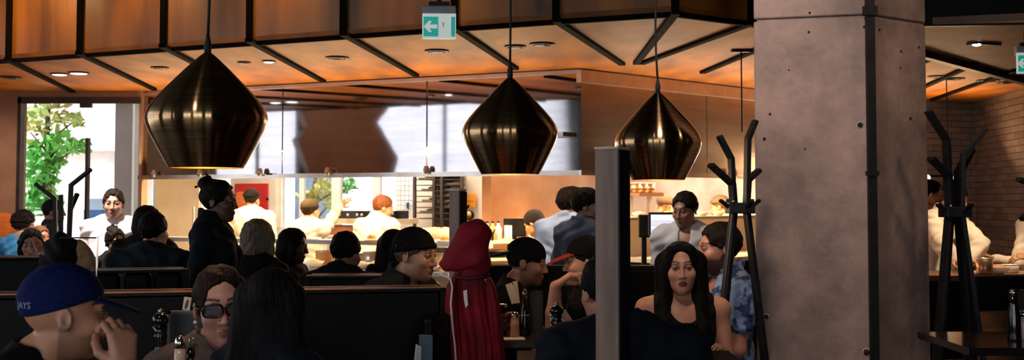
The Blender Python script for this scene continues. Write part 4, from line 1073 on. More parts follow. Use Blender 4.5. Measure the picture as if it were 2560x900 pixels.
t = thing('booth_end', 'black booth end panel with a bluish highlight painted on its edge left of the red jacket', 'booth panel', (X(1058,4.66),4.62,.17), -.35)
MB().box2((0,0,0), (.05,.26,.93)).build('panel', M_leather, t, bevel=.02, seg=3); MB().box2((-.012,-.006,.25), (.05,.0,.86)).build('painted_highlight', mat('highlight_blue', '#3d5468', '#2a3b4a', rough=.4, scale=9), t, bevel=.003)  # thin blue strip paints a highlight onto the panel edge
def table(label, x0, x1, y0, y1, zt, zf=.17, material=None):
    cx, cy = (x0+x1)/2, (y0+y1)/2; t = thing('table', label, 'table', (cx,cy,zf)); h = zt-zf
    MB().box2((x0-cx,y0-cy,h-.035), (x1-cx,y1-cy,h)).build('tabletop', material or M_tablew, t, bevel=.005)
    MB().tube([(0,0,.02),(0,0,h-.035)], .035, 14).build('column', M_black, t); MB().lathe([(.22,0),(.22,.012),(.05,.03)], (0,0,0), 24).build('base', M_black, t); return t
table('dark table with a pepper mill and menu board beside the woman in glasses', -1.78, -1.19, 3.5, 4.2, .92)
table('wooden table set with jar, shaker and bottle right of the red jacket', -.24, .20, 5.28, 5.9, .92)
table('dark table between the man in navy and the long-haired woman', .02, .95, 4.54, 4.96, .92, material=M_blackw)
tb = table('glossy black table at the lower right', 2.02, 3.1, 5.0, 5.62, .925, material=mat('gloss_black', '#141012', '#1d1719', rough=.18, scale=5))
# ------------------------------------------------------------------ things on the tables
M_gl = mat('clear_glass_body', '#c9c6c0', '#b5b1aa', rough=.12, scale=3); M_chrome = mat('chrome', '#d8d5d0', rough=.15, metal=1)
M_bw = mat('black_lacquer', '#0a0908', '#11100f', rough=.12, scale=5, spec=.6)
def pepper_mill(label, px, Y, ptop, zt):
    c = at(px, 500, Y); h = Z(ptop,Y)-zt; t = thing('pepper_mill', label, 'pepper mill', (c.x,Y,zt))
    k = h/.30; pr = [(.030,0),(.031,.02),(.024,.035),(.029,.05),(.023,.065),(.020,.10),(.026,.125),(.019,.14),(.017,.175),(.025,.20),(.018,.215),(.027,.235)]
    MB().lathe([(r,z*k) for r, z in pr], (0,0,0), 24).build('body', M_bw, t)
    MB().lathe([(.020,.236*k),(.029,.252*k),(.026,.272*k),(.012,.284*k)], (0,0,0), 24).build('head', M_bw, t)
    MB().lathe([(.005,.283*k),(.009,.290*k),(.008,.297*k),(.003,.30*k)], (0,0,0), 14).build('knob', M_chrome, t); return t
pepper_mill('tall turned black pepper mill left of the menu board', 405, 3.95, 772, .92)
pepper_mill('black pepper mill with round top in front of the navy jacket', 1391, 4.6, 756, .92)
def grinder(label, px, Y, ptop, zt):
    c = at(px, 500, Y); h = Z(ptop,Y)-zt; t = thing('pepper_mill', label, 'pepper mill', (c.x,Y,zt))
    MB().lathe([(.03,0),(.028,h*.3),(.018,h*.45),(.03,h*.58),(.012,h*.66)], (0,0,0), 24).build('body', M_bw, t)
    MB().lathe([(.012,h*.64),(.034,h*.70),(.036,h*.78),(.024,h*.86),(.006,h*.90)], (0,0,0), 24).build('head', M_bw, t); MB().ball((0,0,h*.95), h*.045).build('knob', M_chrome, t)
def shaker(label, px, Y, ptop, zt, s=1.0, col='#d8b8a4'):
    c = at(px, 500, Y); h = Z(ptop,Y)-zt; t = thing('salt_shaker', label, 'salt shaker', (c.x,Y,zt)); r = .021*s
    MB().lathe([(r,0),(r*1.05,.005),(r*.92,h*.5),(r*.8,h*.78)], (0,0,0), 12).build('glass_body', mat('salt_'+col[1:], col, tuple(v*.8 for v in lin(col)), rough=.15, scale=20), t)
    MB().lathe([(r*.84,h*.78),(r*.86,h*.88),(r*.6,h*.98),(r*.2,h)], (0,0,0), 16).build('cap', M_chrome, t)
shaker('salt shaker with chrome cap in front of the menu board', 455, 3.86, 838, .92, 1.1)
shaker('pinkish salt shaker beside the jar on the wooden table', 1287, 5.42, 779, .92, 1.1, '#d39a7c')
shaker('salt shaker at the right edge on the glossy black table', 2552, 5.3, 775, .925, 1.1, '#cbb6ae')
def menu_board(label, px0, px1, ptop, Y, zt, rz=0, col=None):
    xa, xb = X(px0,Y), X(px1,Y); t = thing('menu_board', label, 'menu board', ((xa+xb)/2,Y,zt), rz); h = Z(ptop,Y)-zt; w = xb-xa; M = mat('slate_black', '#0d0d0c', '#161614', rough=.5); fr = mat('slate_frame', '#1d1c1c', '#2a2828', rough=.35)
    MB().box2((-w/2+.012,-.006,.012), (w/2-.012,.006,h-.012)).build('panel', col or M, t)
    m = MB()
    for x in (-w/2+.006, w/2-.006): m.box2((x-.006,-.010,0), (x+.006,.010,h))
    for z in (.006, h-.006): m.box2((-w/2,-.010,z-.006), (w/2,.010,z+.006))
    m.build('frame', fr, t); return t
menu_board('black framed menu board behind the woman in glasses', 424, 522, 777, 4.05, .92)
menu_board('dark grey menu stand behind the bottle on the wooden table', 1326, 1357, 727, 5.62, .92, .1, mat('slate_grey', '#24282e', '#30343a', rough=.5))
def card(label, px0, px1, py0, py1, Y, lean=0, roll=0, ink=True, base='#e7ddd3', name='table_card', art=None):
    a = at((px0+px1)/2, py1, Y); w = (px1-px0)/2800*Y; h = (py1-py0)/2800*Y; t = thing(name, label, 'card', tuple(a), 0); t.rotation_euler = (lean, roll, .1)
    MB().box2((-w/2,-.0012,0), (w/2,.0012,h)).build('sheet', mat('card_'+base[1:], base, tuple(v*.9 for v in lin(base)), rough=.7), t)
    if ink:
        m = MB()
        for i in range(7):
            z = h*(.82-.1*i); m.box2((w*.10,-.002,z), (w*(.2+.1*((i*7)%3)),-.0012,z+h*.03))
        if art: m.extrude([(w*p[0],-.002,h*p[1]) for p in art], (0,.0008,0))
        m.build('print', mat('ink', '#5a4a42', rough=.8), t)
    return t
t = card('tan printed card standing on top of the menu board', 456, 474, 743, 775, 4.05, -.1, .12, True, '#e2c9ae', art=[(-.25,.1),(.1,.1),(.2,.5),(.05,.9),(-.2,.6)])
card('white printed card behind the pepper mill, left one', 1381, 1399, 778, 892, 4.70, 0, -.06, True, '#d9c2bb')
card('white printed card behind the pepper mill, right one', 1395, 1413, 776, 889, 4.74, 0, .03, True, '#e4d6d0')
card('cream folded leaflet leaning beside the dark bottle', 1279, 1296, 707, 758, 5.66, 0, -.32, False, '#d8ccb9', 'leaflet'); card('second cream leaflet tucked behind the first', 1288, 1300, 703, 758, 5.69, 0, -.12, False, '#cbbda8', 'leaflet')
t = thing('folded_napkin', 'white folded napkin at the foot of the booth end panel', 'napkin', tuple(at(1043,905,4.5)), .2)
a = .3; m = MB(); m.extrude([(-.016,0,-.05),(.014,0,-.05),(.018,0,.06),(-.004,0,.07)], (0,.02,0)); m.build('cloth', mat('grey_white', '#a9adb0', '#c2c4c4', rough=.7), t, bevel=.003)
c = at(1233,500,5.5); t = thing('storage_jar', 'wide glass jar of pickles with dark lid on the wooden table', 'jar', (X(1248,5.5),5.5,.92))
h = Z(757,5.5)-.92; MB().lathe([(.036,0),(.040,.01),(.040,h*.62),(.034,h*.72)], (0,0,0), 28).build('glass_body', mat('pickles', '#6a5126', '#2e2a16', rough=.2, scale=38, lo=.45, hi=.55), t)
MB().lathe([(.037,h*.70),(.038,h*.93)], (0,0,0), 28).build('lid', M_bw, t); m = MB(); m.lathe([(.038,h*.93),(.039,h*.96),(.02,h*.97)], (0,0,0), 28); m.build('rim', M_chrome, t)
t = thing('bottle', 'black slim bottle with chrome stopper on the wooden table', 'bottle', (X(1312,5.5),5.5,.92)); h = Z(722,5.5)-.92
MB().lathe([(.026,0),(.027,.01),(.026,h*.52),(.012,h*.66),(.010,h*.86)], (0,0,0), 24).build('body', M_bw, t); MB().lathe([(.012,h*.85),(.013,h*.92),(.005,h*.95),(.008,h)], (0,0,0), 16).build('stopper', M_chrome, t)
m = MB(); p = at(1312,788,5.47)-Vector((X(1312,5.5),5.5,.92)); m.bar(p-Vector((.02,0,0)), p+Vector((.02,0,0)), .004, .004); m.bar(p-Vector((0,0,.02)), p+Vector((0,0,.02)), .004, .004, (1,0,0)); m.build('crest', M_chrome, t)
t = thing('cruet', 'chrome topped cruet beside the salt shaker at lower left', 'cruet', (X(482,3.9),3.9,.92)); h = Z(848,3.9)-.92
MB().lathe([(.018,0),(.019,h*.6),(.010,h*.85)], (0,0,0), 18).build('body', M_bw, t); MB().tube([(-.004,0,h*.84),(-.004,0,h),(.006,0,h*1.02),(.016,0,h*.98)], .003, 8).build('spout', M_chrome, t)
t = thing('paper', 'white paper sheet lying on the wooden table', 'paper', (X(1272,5.36),5.36,.9212), .1); MB().box2((-.075,-.05,0), (.075,.05,.0015)).build('sheet', mat('paper_white', '#efe6da', '#e6dccf', rough=.7), t)
t = thing('bottle', 'black bottle on the glossy table at the right edge', 'bottle', (X(2529,5.25),5.25,.925)); h = Z(722,5.25)-.925
MB().lathe([(.03,0),(.031,.01),(.030,h*.5),(.02,h*.7),(.018,h*.9)], (0,0,0), 24).build('body', M_bw, t); MB().lathe([(.019,h*.88),(.02,h*.95),(.008,h)], (0,0,0), 18).build('cap', M_chrome, t)
menu_board('dark menu board behind the bottle at the right edge', 2535, 2600, 724, 5.4, .925)
# glass screen with chrome edge at left
xa, xb = X(245,5.4), X(150,5.4)
t = thing('glass_screen', 'small clear glass screen with a bright metal edge above the blue cap', 'screen', (xa,5.4,0), PI)
z0, z1 = 0, Z(594,5.4); MB().box2((0,-.004,.1), (xa-xb,.004,z1)).build('pane', glassmat('screen_glass'), t)
MB().box2((-.0035,-.005,0), (.0035,.005,z1)).build('edge_post', M_chrome, t); MB().box2((0,-.006,z1-.004), (xa-xb,.004,z1+.002)).build('top_rail', M_black, t)
# orange chair by the facade
c = at(4,640,11.9); t = thing('armchair', 'orange round-backed armchair by the left window', 'armchair', (c.x,11.9,0), .2)
mo = mat('orange_fabric', '#d97a2b', '#c76a20', rough=.8, scale=30)
m = MB(); m.lathe([(.0,0),(.21,.02),(.23,.06),(.21,.10),(0,.12)], (0,.0,1.22), 28, Matrix(Rx(PI/2).tolist())); m.build('headrest', mo, t)
MB().box2((-.3,.0,.42), (.3,.14,1.2)).build('backrest', mat('light_orange_fabric', '#f0a050', '#e69444', rough=.8), t, bevel=.05, seg=4); MB().box2((-.32,-.5,.25), (.32,.05,.45)).build('seat', mo, t, bevel=.04, seg=3)
for x in (-.26, .26):
    for y in (-.45, .0): MB().tube([(x,y,0),(x,y,.26)], .02, 8).build('leg', M_black, t)
# ------------------------------------------------------------------ kitchen furniture and clutter
M_st2 = mat('satin_steel', '#c9c2b8', '#b5ada2', rough=.35, metal=.7, scale=4); M_creamtop = mat('cream_top', '#efe2cc', '#e2d2b6', rough=.45, scale=4)
t = thing('serving_counter', 'steel serving counter under the left run of the hood', 'counter', (0,0,0))
m = MB(); lbox(m, 1.2, 5.2, -.36, .55, .86, .9); m.build('worktop', M_st2, t); m = MB(); lbox(m, 1.22, 5.18, -.30, .5, 0, .86); m.build('body', M_steelw, t)
for s in (1.4, 2.6, 3.8, 5.0):
    m = MB(); lbox(m, s, s+.04, .2, .24, .9, 1.14); m.build('upright', M_st2, t)
m = MB(); lbox(m, 1.2, 5.1, -.05, .32, 1.14, 1.165); m.build('pass_shelf', M_creamtop, t)
m = MB(); lbox(m, 1.2, 5.1, -.065, -.05, 1.13, 1.175); m.build('shelf_edge', M_rim, t)
t = thing('serving_counter', 'cream and black service counter under the right run of the hood', 'counter', (0,0,0))
m = MB(); rbox(m, .75, 3.7, -.55, .5, .98, 1.02); m.build('worktop', M_creamtop, t); m = MB(); rbox(m, .77, 3.7, -.50, .45, 0, .98); m.build('body', M_blackw, t)
m = MB(); rbox(m, .75, 3.6, .3, .36, 1.02, 1.38); m.build('splash_panel', M_cream, t); m = MB(); rbox(m, .6, 3.6, .1, .36, 1.38, 1.41); m.build('shelf', M_st2, t)
m = MB(); rbox(m, inR(1572,.7), inR(1632,.7), .55, .85, 1.62, 1.66); m.build('upper_shelf', M_steelw, t)
for q in (inR(1576,.7), inR(1624,.7)):
    m = MB(); rbox(m, q, q+.04, .7, .74, 1.0, 1.62); m.build('upright', M_st2, t)
# range between the two cooks
sx0, sx1 = inL(985,1.75), inL(825,1.75); t = thing('kitchen_range', 'white range with a black control strip between two cooks', 'range', (0,0,0))
yy = PL_((sx0+sx1)/2,1.75).y; zr = lambda py: Z(py, yy)
m = MB(); lbox(m, sx0, sx1, 1.7, 2.3, .1, zr(592)); m.build('body', M_st2, t); m = MB(); lbox(m, sx0+.03, sx1-.03, 1.68, 1.7, zr(588), zr(562)); m.build('front_panel', mat('brown_enamel', '#a06a45', '#8b5836', rough=.35), t)
m = MB(); lbox(m, sx0-.02, sx1+.04, 1.62, 2.3, zr(560), zr(547)); m.build('shelf', M_creamtop, t); m = MB(); lbox(m, sx0, sx1-.06, 1.75, 2.1, zr(547), zr(527)); m.build('control_strip', mat('black_enamel', '#0c0c0d', '#18181a', rough=.25), t)
for px in (850, 870, 893, 905, 930):
    m = MB(); p = PL_(inL(px,1.74),1.74,zr(537)); m.ball(p, .018, 10); m.build('knob', mat('knob_grey', '#b7b2ac', rough=.3), t)
for s in (sx0+.05, sx1-.05):
    m = MB(); lbox(m, s-.02, s+.02, 1.8, 1.84, 0, .1); m.build('leg', M_black, t)
# tall tray rack
t = thing('tray_rack', 'dark tall rack of trays behind the wooden post', 'rack', (0,0,0)); a0, a1 = inL(1155,2.5), inL(1037,2.5); yq = PL_((a0+a1)/2,2.5).y
M_rk = mat('rack_grey', '#57504c', '#46403d', rough=.4, metal=.4)
for s in (a0, a0+(a1-a0)*.42, a0+(a1-a0)*.58, a1):
    m = MB(); lbox(m, s-.015, s+.015, 2.48, 2.52, 0, 2.3); m.build('upright', M_rk, t)
m = MB(); lbox(m, a0, a1, 2.95, 2.97, .3, 2.3); m.build('back_panel', M_rk, t)
for i in range(9):
    z = Z(548-i*14, yq); m = MB(); lbox(m, a0+.01, a1-.01, 2.5, 2.95, z, z+.012); m.build('shelf', M_rk, t)
for i, (u, k) in enumerate(((.2,6),(.78,7),(.25,5),(.7,3),(.3,2),(.75,1),(.22,3),(.3,4),(.72,5))):
    z = Z(548-k*14, yq)+.014; s = a0+(a1-a0)*u; o = thing('tray', 'pale tray on the dark rack, shelf %s, %s side' % (('bottom','second','third','fourth','fifth','sixth','seventh','eighth')[k], 'right' if u < .5 else 'left'), 'tray', tuple(PL_(s,2.7,z)), -.43, 'trays on the dark rack')
    if [x for x in bpy.data.objects if x is not o and x.get('label') == o['label']]: bpy.data.objects.remove(o); continue
    MB().box2((-.12,-.16,0), (.12,.16,.02)).build('pan', M_st2, o, bevel=.005); MB().ball((0,0,.03), (.09,.12,.02)).build('dough', M_creamtop, o)
# things fixed to the rear wall
def wallthing(name, label, cat, px0, px1, py0, py1, tt, material, th=.03, frame=None):
    s0, s1 = inL(px1,tt), inL(px0,tt); y = PL_((s0+s1)/2,tt).y; o = thing(name, label, cat, tuple(PL_((s0+s1)/2,tt,Z(py1,y))), math.atan2(U.y,U.x)); w = abs(s1-s0); h = Z(py0,y)-Z(py1,y)
    MB().box2((-w/2,-th,0), (w/2,0,h)).build('panel', material, o, bevel=.004); return o, w, h
M_redp = mat('red_paint', '#c8262a', '#b31c22', rough=.4, scale=3)
o, w, h = wallthing('red_board', 'bright red board on the kitchen wall behind the cook in a black cap', 'board', 590, 672, 459, 560, 3.19, M_redp)
MB().box2((-w*.42,-.05,h*.1), (-w*.02,-.03,h*.8)).build('poster', mat('orange_poster', '#e05a34', '#f0803f', rough=.5, scale=9), o); MB().ball((w*.5,-.03,h*.62), .02).build('catch', M_black, o)
o, w, h = wallthing('red_cabinet', 'narrow dark red cabinet left of the standing waitress', 'cabinet', 455, 475, 464, 570, 3.15, mat('dark_red', '#a02018', '#8a1912', rough=.4), .12); MB().box2((-w/2,-.125,h*.72), (w/2,-.12,h*.76)).build('shelf_line', M_redp, o)
o, w, h = wallthing('copper_panel', 'orange copper panel half hidden by the standing waitress', 'panel', 478, 520, 478, 570, 3.16, mat('copper_orange', '#d8884a', '#b9652f', rough=.35, scale=4), .04); MB().box2((-w/2,-.05,-.02), (w/2,-.04,0)).build('lip', M_rim, o)
o, w, h = wallthing('notice_board', 'pale blue gridded notice board beside the tray rack', 'notice board', 995, 1035, 440, 525, 3.0, mat('pale_blue_board', '#cdd6e6', '#bcc7da', rough=.5), .03)
m = MB()
for i in range(1, 7): m.box2((-w/2,-.032,h*i/7-.003), (w/2,-.03,h*i/7+.003))
for i in range(1, 4): m.box2((-w/2+w*i/4-.003,-.032,0), (-w/2+w*i/4+.003,-.03,h))
m.build('grid_lines', mat('grid_blue', '#93a3bf'), o); MB().box2((w*.15,-.05,h*.05), (w*.28,-.03,h*.22)).build('clip', mat('clip_navy', '#31456a'), o)
o, w, h = wallthing('yellow_notice', 'yellow notice on the white wall beside the post hook', 'notice', 1163, 1190, 484, 519, 2.58, mat('yellow_paper', '#f0ad2e', '#e79f22', rough=.6), .006); m = MB(); m.box2((-w*.3,-.008,h*.4), (w*.3,-.006,h*.5)); m.build('print', mat('ochre_ink', '#d08a1c'), o)
s_ = inL(1174,2.55); p = PL_(s_,2.55,0); o = thing('kitchen_scale', 'round brass dial under the yellow notice', 'dial', (p.x,p.y,Z(538,p.y)), -.43); R90 = Matrix(Rx(PI/2).tolist())
MB().lathe([(.055,0),(.06,.03),(.05,.045)], (0,.02,0), 20, R90).build('rim', M_black, o); MB().lathe([(.045,0),(.045,.01)], (0,-.026,0), 20, R90).build('face', mat('brass_face', '#c99a4a', rough=.3, metal=.6), o)
# monitors
def monitor(label, px0, px1, py0, py1, p0, screen, rz, stand_z):
    c = at((px0+px1)/2, py1, p0); w = (px1-px0)/2800*p0; h = (py1-py0)/2800*p0; o = thing('monitor', label, 'monitor', (c.x,p0,stand_z), rz); zb = c.z-stand_z
    MB().box2((-w/2,0,zb), (w/2,.04,zb+h)).build('casing', M_black, o, bevel=.006); s = MB().box2((-w/2+.015,-.004,zb+.018), (w/2-.015,0,zb+h-.018)).build('screen', screen, o)
    MB().box2((-.02,.02,.01), (.02,.05,zb+.02)).build('stand', M_black, o); MB().box2((-.09,-.05,0), (.09,.09,.012)).build('foot', M_black, o); return o, s, w, h, zb
o, s, w, h, zb = monitor('lit touchscreen till on the service counter', 1622, 1694, 531, 590, 9.3, emitmat('screen_blue', '#9fb0d8', .9), .12, 1.02)
for i, (z0, z1, x0, x1, c) in enumerate(((.62,.9,-.42,.42,'#e4e6f4'),(.68,.74,-.3,.1,'#8a8fa8'),(.40,.58,-.42,.42,'#b7b9d6'),(.22,.36,-.42,.0,'#dfe8f2'),(.05,.18,-.42,.42,'#3a5866'),(.2,.38,.02,.42,'#5d7484'))):
    MB().box2((w*x0,-.006-.0005*i,zb+h*z0*.9+.02), (w*x1,-.004,zb+h*z1*.9+.01)).build('screen_block', emitmat('screen_'+c[1:], c, .9), s)
monitor('dark monitor standing left of the lit touchscreen', 1598, 1626, 537, 594, 9.45, mat('screen_off', '#141414', '#1e1c1a', rough=.2), .1, 1.02)
monitor('black monitor on the steel counter right of the red jacket', 1259, 1316, 546, 592, PR_(inR(1288,1.62),1.62).y, mat('screen_off', '#141414'), .1, 1.16)
# bowls, plates, bottles and boxes
M_china = mat('white_china', '#f3ede2', '#e8e0d2', rough=.25, scale=3); M_food = mat('golden_food', '#d8954a', '#a8602a', rough=.6, scale=30); M_kraft = mat('kraft_box', '#c9985f', '#b58450', rough=.8); M_bsteel = M_st2
def bowl(label, p, r, food=True, group='bowls on the pass'):
    o = thing('bowl', label, 'bowl', tuple(p), random.random()*6, group); k = r/.1
    MB().lathe([(.04*k,0),(.075*k,.02*k),(.1*k,.06*k),(.096*k,.06*k),(.07*k,.025*k),(.03*k,.012*k)], (0,0,0), 22).build('dish', M_china, o); o.location.z += .002
    if food: MB().ball((0,0,.045*k), (.075*k,.075*k,.035*k), 12).build('food', M_food, o)
    return o
def plate(label, p, r, food=True, group='plates on the counter'):
    o = thing('plate', label, 'plate', tuple(p), random.random()*6, group)
    MB().lathe([(r*.6,0),(r*.75,.006),(r,.018),(r*.98,.021),(r*.7,.010),(.02,.008)], (0,0,0), 24).build('dish', M_china, o)
    if food: MB().ball((0,0,.03), (r*.5,r*.45,.04), 12).build('food', M_food, o)
    return o
def pot(label, p, r, h, material, group=None):
    o = thing('container', label, 'container', (p[0],p[1],p[2]+.002), 0, group)
    MB().lathe([(r*.9,0),(r,.01),(r,h),(r*.94,h),(r*.9,h*.6),(.01,h*.55)], (0,0,0), 20).build('body', material, o); MB().lathe([(r*1.04,h*.94),(r*1.06,h),(r*.98,h*1.02)], (0,0,0), 20, capped=False).build('rim', M_st2, o); return o
def cbottle(label, p, r, h, material, group='bottles on the counter'):
    o = thing('bottle', label, 'bottle', tuple(p), 0, group)
    MB().lathe([(r,0),(r,h*.62),(r*.4,h*.78),(r*.38,h*.92)], (0,0,0), 16).build('body', material, o); MB().lathe([(r*.45,h*.9),(r*.45,h)], (0,0,0), 12).build('cap', M_black, o); return o
n_ = ['first','second','third','fourth','fifth','sixth','seventh','eighth','ninth','tenth']
for i, px in enumerate((694, 738, 786, 850, 905, 945, 1085, 1124)):
    bowl('white bowl on the serving counter, %s from the left' % n_[i], PL_(inL(px,-.22),-.22,.9), .085+.012*(i % 3), True, 'bowls on the serving counter')
for i, px in enumerate((690, 812, 890, 930, 975, 1085)):
    pot('steel pan under the pass shelf, %s from the left' % n_[i], PL_(inL(px,.12),.12,.9), .09, .13+.02*(i % 2), (M_bsteel, M_kraft, M_creamtop)[i % 3], 'pans under the pass shelf')
for i, px in enumerate((715, 780, 930, 1050, 1112)):
    plate('white plate on the pass shelf, %s from the left' % n_[i], PL_(inL(px,.12),.12,1.167), .105, i % 2 == 0, 'plates on the pass shelf')
o = thing('basket', 'cream wire basket of bread beside the wooden post', 'basket', tuple(PL_(inL(1098,.62),.62,1.165-.02)), -.43)
z_ = 0
MB().lathe([(.15,0),(.2,.14),(.19,.14),(.14,.01)], (0,0,0), 18).build('basket_body', M_creamtop, o)
for i in range(5): MB().ball((.09*math.cos(i*1.3),.09*math.sin(i*1.3),.11), (.06,.05,.045), 12).build('bread', M_food, o)
m = MB(); lbox(m, 1.25, 2.6, .56, .72, 1.09, 1.125); t = thing('back_shelf', 'pale back shelf behind the pass near the wooden post', 'shelf', (0,0,0)); m.build('board', M_creamtop, t)
m = MB(); lbox(m, 1.3, 1.36, .6, .66, 0, 1.09); m.build('bracket', M_st2, t); m = MB(); lbox(m, 2.5, 2.56, .6, .66, 0, 1.09); m.build('bracket', M_st2, t)
# right run clutter
Yr = lambda s, tt: PR_(s, tt).y
for i, px in enumerate((1218, 1232, 1246)):
    s = inR(px,1.62); cbottle('small pale bottle near the steel backsplash, %s from the left' % n_[i], PR_(s,1.62,1.16), .035, .2, (M_creamtop, M_kraft, M_china)[i], 'bottles near the steel backsplash')
t = thing('prep_shelf', 'pale prep shelf in front of the steel backsplash', 'shelf', (0,0,0)); m = MB(); rbox(m, inR(1208,1.5), inR(1312,1.5), 1.45, 1.85, 1.13, 1.16); m.build('board', M_creamtop, t); m = MB(); rbox(m, inR(1208,1.5), inR(1312,1.5), 1.47, 1.85, .95, .98); m.build('lower_board', M_creamtop, t)
for q in (inR(1208,1.5)+.01, inR(1312,1.5)-.05):
    m = MB(); rbox(m, q, q+.03, 1.6, 1.63, 0, 1.13); m.build('leg', M_st2, t)
pot('cream cup beside the black monitor', PR_(inR(1272,1.49),1.50,1.16), .04, .15, M_china); pot('dark round pan low on the right counter', PR_(inR(1242,1.6),1.62,.98), .12, .07, M_blackw); pot('dark tub behind the backwards cap', PR_(inR(1290,1.6),1.62,.98), .08, .14, M_blackw)
for i, px in enumerate((1600, 1640, 1672, 1760, 1800)):
    bowl('white bowl on the shelf above the till, %s from the left' % n_[i], PR_(inR(px,.2),.22,1.41), .07, i % 2 == 0, 'bowls on the shelf above the till')
for i, px in enumerate((1584, 1602, 1620)):
    pot('steel pot on the upper right shelf, %s from the left' % n_[i], PR_(inR(px,.7),.7,1.66), .08, .1, M_steelw, 'pots on the upper right shelf')
o = thing('tongs', 'black tongs propped up near the steel backsplash', 'tongs', tuple(at(1236,548,11.2)), 0); m = MB(); m.tube([(.02,0,.03),(0,0,-.03),(-.01,0,-.09)], .009, 6); m.build('arm', M_black, o); m = MB(); m.tube([(-.02,0,.03),(0,0,-.03),(.0,0,-.09)], .009, 6); m.build('arm', M_black, o)
o.location = PR_(inR(1232,1.5),1.5,1.25)
# white equipment boxes at the kitchen end
o = thing('fridge', 'tall cream fridge at the left end of the kitchen', 'fridge', (X(447,14.4),14.4,0), -.3)
MB().box2((-.35,0,.08), (.33,.6,2.1)).build('body', M_cream, o, bevel=.01); MB().box2((-.34,-.03,.12), (.32,0,2.06)).build('door', M_cream, o, bevel=.008); MB().tube([(.26,-.05,1.0),(.26,-.06,1.5)], .014, 8).build('handle', M_st2, o)
for q in (-.3, .28): MB().box2((q-.03,.1,0), (q+.03,.16,.08)).build('foot', M_black, o)
# right-hand counter in front of the tiled wall
t = thing('prep_counter', 'steel prep counter in front of the tiled wall', 'counter', (0,0,0))
m = MB(); m.box2((3.05,8.35,.98), (4.6,8.95,1.02)); m.build('worktop', M_steelw, t); m = MB(); m.box2((3.1,8.4,0), (4.6,8.9,.98)); m.build('body', M_blackw, t)
bowl('white bowl on the prep counter by the tiled wall', (X(2492,8.55),8.55,1.02), .09, True); pot('small steel pan on the prep counter by the tiled wall', (X(2458,8.5),8.5,1.02), .06, .12, M_steelw)
pot('white tub on the prep counter by the tiled wall', (X(2520,8.7),8.7,1.02), .07, .06, M_china)
light('prep_counter_lamp', 'SPOT', (3.75,8.6,2.7), 160, (1,.72,.45), .06, (3.75,8.6,1.0), 75)
# ------------------------------------------------------------------ the people
def cloth(name, c, c2=None, **k): return mat('cloth_'+name, c, c2, rough=k.get('rough', .85), scale=k.get('scale', 50), bump=k.get('bump', .12), lo=k.get('lo', .35), hi=k.get('hi', .65), spec=.2)
C_black = cloth('black', '#050506', '#09090b'); C_navy = cloth('navy', '#0d131e', '#090e17'); C_teal = cloth('dark_teal', '#0b1820', '#081218'); C_white = cloth('chef_white', '#d9cdbb', '#ccbfab', scale=12)
C_blue = cloth('pale_blue', '#c3cdde', '#aab6cc', scale=12); C_taupe = cloth('taupe', '#5f5148', '#4f433b'); C_char = cloth('charcoal', '#1a1b20', '#24262c')
T = lambda mt, **k: dict(mat=mt, **k)
PP = {}
def W(px, py, Y): return tuple(at(px, py, Y))
# nearest: man in blue cap
PP['cap'] = person('man in a blue cap with his hand raised to his mouth', 170, 655, 2.85, .17, yaw=80, hyaw=120, pitch=1, roll=0, s=.96, lean=14, skin='#b98468', hair=None, hcol='#2a1a12', hat=('cap', '#0a1440'), hatz=.02,
    top=T(C_black, neck='crew', t=.016), beard=('#5a3a2a', .55), lv=0, arms={'L': dict(ew=W(345,1040,2.78), ww=W(312,925,2.78), hd=(-.12,.1,1), hn=(-.75,.6,-.1), curl=1.05, thumb=.9, fine=True, ts=1)})
PP['glasses'] = person('woman in dark glasses and taupe top partly hidden by long dark hair', 556, 668, 3.95, .17, yaw=14, hyaw=20, pitch=4, roll=-4, s=1.14, fem=True, skin='#c08c78', hair='slick', hcol='#1d130e', glasses='sun', lips='#a06a60',
    top=T(C_taupe, neck='crew', t=.012, name='top'), lv=0, side=3, arms={'R': dict(e=(.0,-.05,-.27), w=(.14,-.14,.0)), 'L': dict(e=(.03,.02,-.27), w=(-.05,-.12,.06))})
PP['longhair'] = person('person with long dark hair seen from behind at lower left', 686, 672, 3.35, .17, yaw=150, hyaw=172, pitch=4, s=.90, fem=True, skin='#a87860', hair='long', hcol='#0d0a09', top=T(C_navy, neck='crew', t=.014, name='top'), lv=0)
PP['woman'] = person('woman with long dark hair in a sleeveless black top facing the camera', 1702, 606, 5.35, .17, yaw=0, hyaw=-6, pitch=1, roll=-2, s=1.02, fem=True, skin='#bd8468', hair='long', hcol='#0b0807', lips='#6e3834',
    top=T(C_black, neck='tank', sleeve='none', t=.010, name='sleeveless_top'), lv=0, headoff=(-.01,0,0), shw=.17, arms={'L': dict(e=(.04,-.02,-.29)), 'R': dict(e=(-.05,-.05,-.27), w=(.26,-.16,.06))})
PP['navy'] = person('man in a navy jacket seen from behind, head hidden by the tall post', 1512, 642, 4.2, .17, yaw=176, hyaw=196, pitch=6, knee=.3, s=1.08, skin='#a9745c', hair='short', hcol='#0e0b0a', top=T(C_navy, neck='collar', t=.022, name='jacket'), lv=0, headoff=(.05,0,0), shw=.215)
